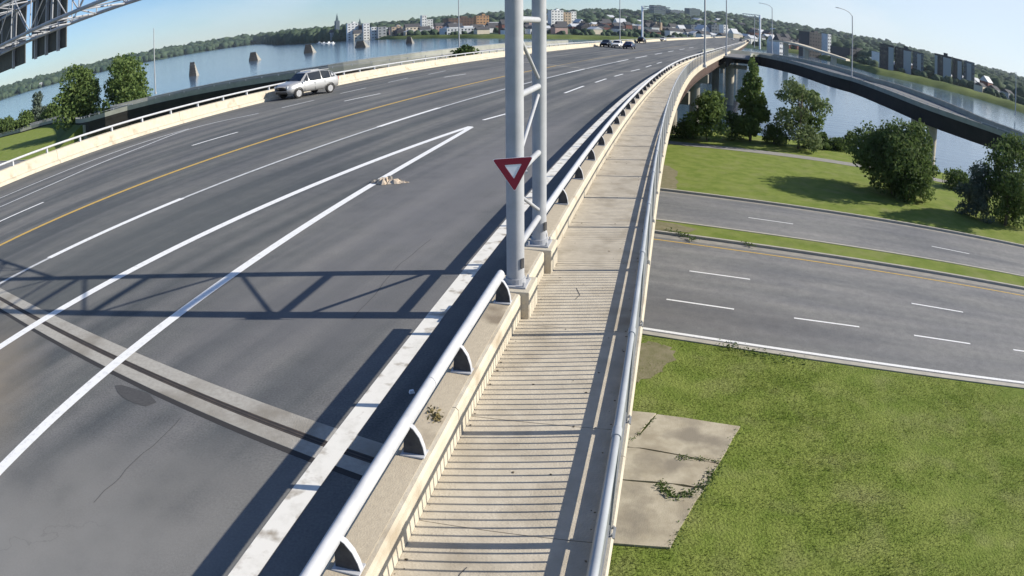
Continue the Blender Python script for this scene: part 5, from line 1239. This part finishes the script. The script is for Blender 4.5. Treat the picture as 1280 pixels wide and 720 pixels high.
# city houses filling the far bank and the hillside
def house(i, a, q, grp, lab, sc_):
    r = random.Random(900+i); c_ = r.choice(['white', 'white', 'pale', 'cream', 'grey', 'pink', 'brown', 'brick', 'brick', 'dark'])
    W_ = r.uniform(8, 16)*sc_; D_ = r.uniform(8, 12)*sc_; H_ = r.uniform(6, 10)*sc_*(1.0 if q > 1300 else r.choice([1, 1, 1.5])); x, y = math.sin(R(a))*q, math.cos(R(a))*q
    dark_ = r.random() < .6; lab = lab % (dict(white="white", pale="pale grey", cream="cream", grey="grey", pink="pinkish", brown="brown", brick="red brick", dark="dark")[c_], "dark" if dark_ else "light")
    e = empty("hillside_house", (x, y, hterr(a, q)+(3 if q > 1500 else 0)), label=lab, cat="house", group=grp, rz=R(24)+r.choice([0, 0, R(90)]))
    MB().box((0, 0, H_*.32), (W_, D_, H_*.75)).build("wall", bmat(c_, COLS[c_]), e)
    z_ = H_*.69; MB().add([(-W_*.52, -D_*.55, z_), (W_*.52, -D_*.55, z_), (W_*.52, D_*.55, z_), (-W_*.52, D_*.55, z_), (-W_*.52, 0, H_*1.05), (W_*.52, 0, H_*1.05)], [(0, 1, 5, 4), (2, 3, 4, 5), (0, 4, 3), (1, 2, 5), (3, 2, 1, 0)]).build("roof", m_roof if dark_ else m_roofl, e)
rr = random.Random(17)
for i in range(70):
    a = rr.uniform(2.5, 24); q = rr.uniform(1300, 2700); house(i, a, q, "small houses scattered over the wooded hillside", "small %s house with %s roof among the trees of the far hillside", 1.6)
for i in range(165):
    a = rr.uniform(-12, 24); q = shore_r(a)+rr.uniform(45, 420); house(100+i, a, q, "low city houses along the far bank", "low %s city house with %s roof on the far river bank", 1.15)
for i in range(10):
    a = rr.uniform(-43, -30); q = shore_r(a)+rr.uniform(20, 60); house(200+i, a, q, "tiny houses on the far left shore", "tiny %s house with %s roof on the far left shore", 1.4)
for i in range(24):
    a = rr.uniform(26, 46); q = shore_r(a)+rr.uniform(60, 260); house(300+i, a, q, "low houses behind the right river bank", "low %s house with %s roof behind the green right bank", 0.9)

# ---- old bridge piers standing in the river
for i, (px_, py_, wpx, hpx, lab) in enumerate(((241, 95.5, 10, 21, "first old stone pier in the river, nearest the photo's left"), (316.5, 76, 12, 13, "second old stone pier in the river from the left"), (385, 66, 12, 13, "third old stone pier in the river, above the silver car"),
        (450, 59, 14, 10, "fourth old stone pier, in front of the cream hall"), (511, 54, 8, 11, "fifth and last old stone pier, near the city bank"))):
    p = at(px_, py_, WZ); r_ = math.hypot(p.x, p.y); sc_ = r_/F_PX; e = empty("old_pier", (p.x, p.y, WZ), label=lab, cat="stone pier", rz=-math.atan2(p.x, p.y)+R(4), group="old bridge piers in the river")
    W_ = wpx*sc_*.9; H_ = hpx*sc_*.88; D_ = W_*1.3
    m_st = mat("shaded pier stone", (0.028, 0.030, 0.032), 0.95, (0.05, 0.052, 0.055), 0.3, 5); m_stl = mat("sunlit pier stone", (0.42, 0.40, 0.35), 0.95)  # shaded body and sunlit right slope put into two stone colours
    n_ = 5
    for k_ in range(n_):
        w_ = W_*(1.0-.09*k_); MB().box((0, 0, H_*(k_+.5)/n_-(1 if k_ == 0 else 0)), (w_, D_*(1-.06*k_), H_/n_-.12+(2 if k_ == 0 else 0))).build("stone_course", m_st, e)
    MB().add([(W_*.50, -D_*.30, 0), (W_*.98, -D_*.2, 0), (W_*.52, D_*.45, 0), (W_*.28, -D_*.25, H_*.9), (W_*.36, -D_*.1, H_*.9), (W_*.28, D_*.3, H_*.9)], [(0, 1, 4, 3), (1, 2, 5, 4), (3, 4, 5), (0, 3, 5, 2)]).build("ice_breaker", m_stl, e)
# moored boats by the wooded point
for i, px_ in enumerate((399, 405, 411, 416)):
    p = at(px_, 54.0+.4*(i % 2), WZ); e = empty("moored_boat", (p.x, p.y, WZ), label="small white boat moored off the wooded point", cat="boat", group="small white boats off the wooded point", rz=.4*i)
    MB().add([(-4, -1.2, .9), (3, -1.2, 1.0), (5.2, 0, 1.3), (3, 1.2, 1.0), (-4, 1.2, .9), (-3.6, -.8, -.2), (3, -.7, -.2), (3, .7, -.2), (-3.6, .8, -.2)], [(0, 1, 2, 3, 4), (0, 5, 6, 1), (1, 6, 2), (2, 7, 3), (6, 7, 2), (3, 7, 8, 4), (4, 8, 5, 0), (5, 8, 7, 6)]).build("hull", m_whitep, e)
    MB().box((-.3, 0, 1.9), (3.2, 1.7, 1.6), taper=.8).build("cabin", m_whitep, e)
# distant second bridge on the right behind the ramp
fb = [(976, 51), (1000, 54.5), (1030, 64), (1062, 74.5)]
pts = []
for (px_, py_), r_ in zip(fb, (420, 400, 390, 385)):
    a_, _ = azel(px_, py_); d = ray(px_, py_); pts.append(Vector((math.sin(a_)*r_, math.cos(a_)*r_, CAMH+d.z*r_/math.hypot(d.x, d.y))))
f_, L_ = line_fn(catmull(pts, 6)); e = empty("ramp_bridge", (0, 0, 0), label="thin pale ramp over the far bank behind the right ramp", cat="bridge ramp")
sweep(f_, np.linspace(0, L_, 20), [(0, 0), (8, 0), (8, -1.0), (0, -1.0)]).build("deck", m_conc, e)
for s in (L_*.25, L_*.55, L_*.85):
    p = f_(s, 4, 0); MB().box((p.x, p.y, (p.z-1+WZ)/2), (2.5, 2.5, p.z-1-WZ)).build("column", m_conc, e)
# ---- air
hm = bpy.data.materials.new("haze air"); hm.use_nodes = True; n_ = hm.node_tree.nodes; n_.clear()
out = n_.new("ShaderNodeOutputMaterial"); pv = n_.new("ShaderNodeVolumePrincipled"); pv.inputs["Color"].default_value = (0.80, 0.90, 1.0, 1); pv.inputs["Density"].default_value = 0.00005; pv.inputs["Anisotropy"].default_value = 0.3
hm.node_tree.links.new(pv.outputs[0], out.inputs["Volume"])
USE_HAZE = True
if USE_HAZE:
    MB().box((0, 1900, 55), (7600, 6200, 134.6)).build("haze", hm, None, kind="stuff", label="thin blue summer haze over the river valley", cat="haze")
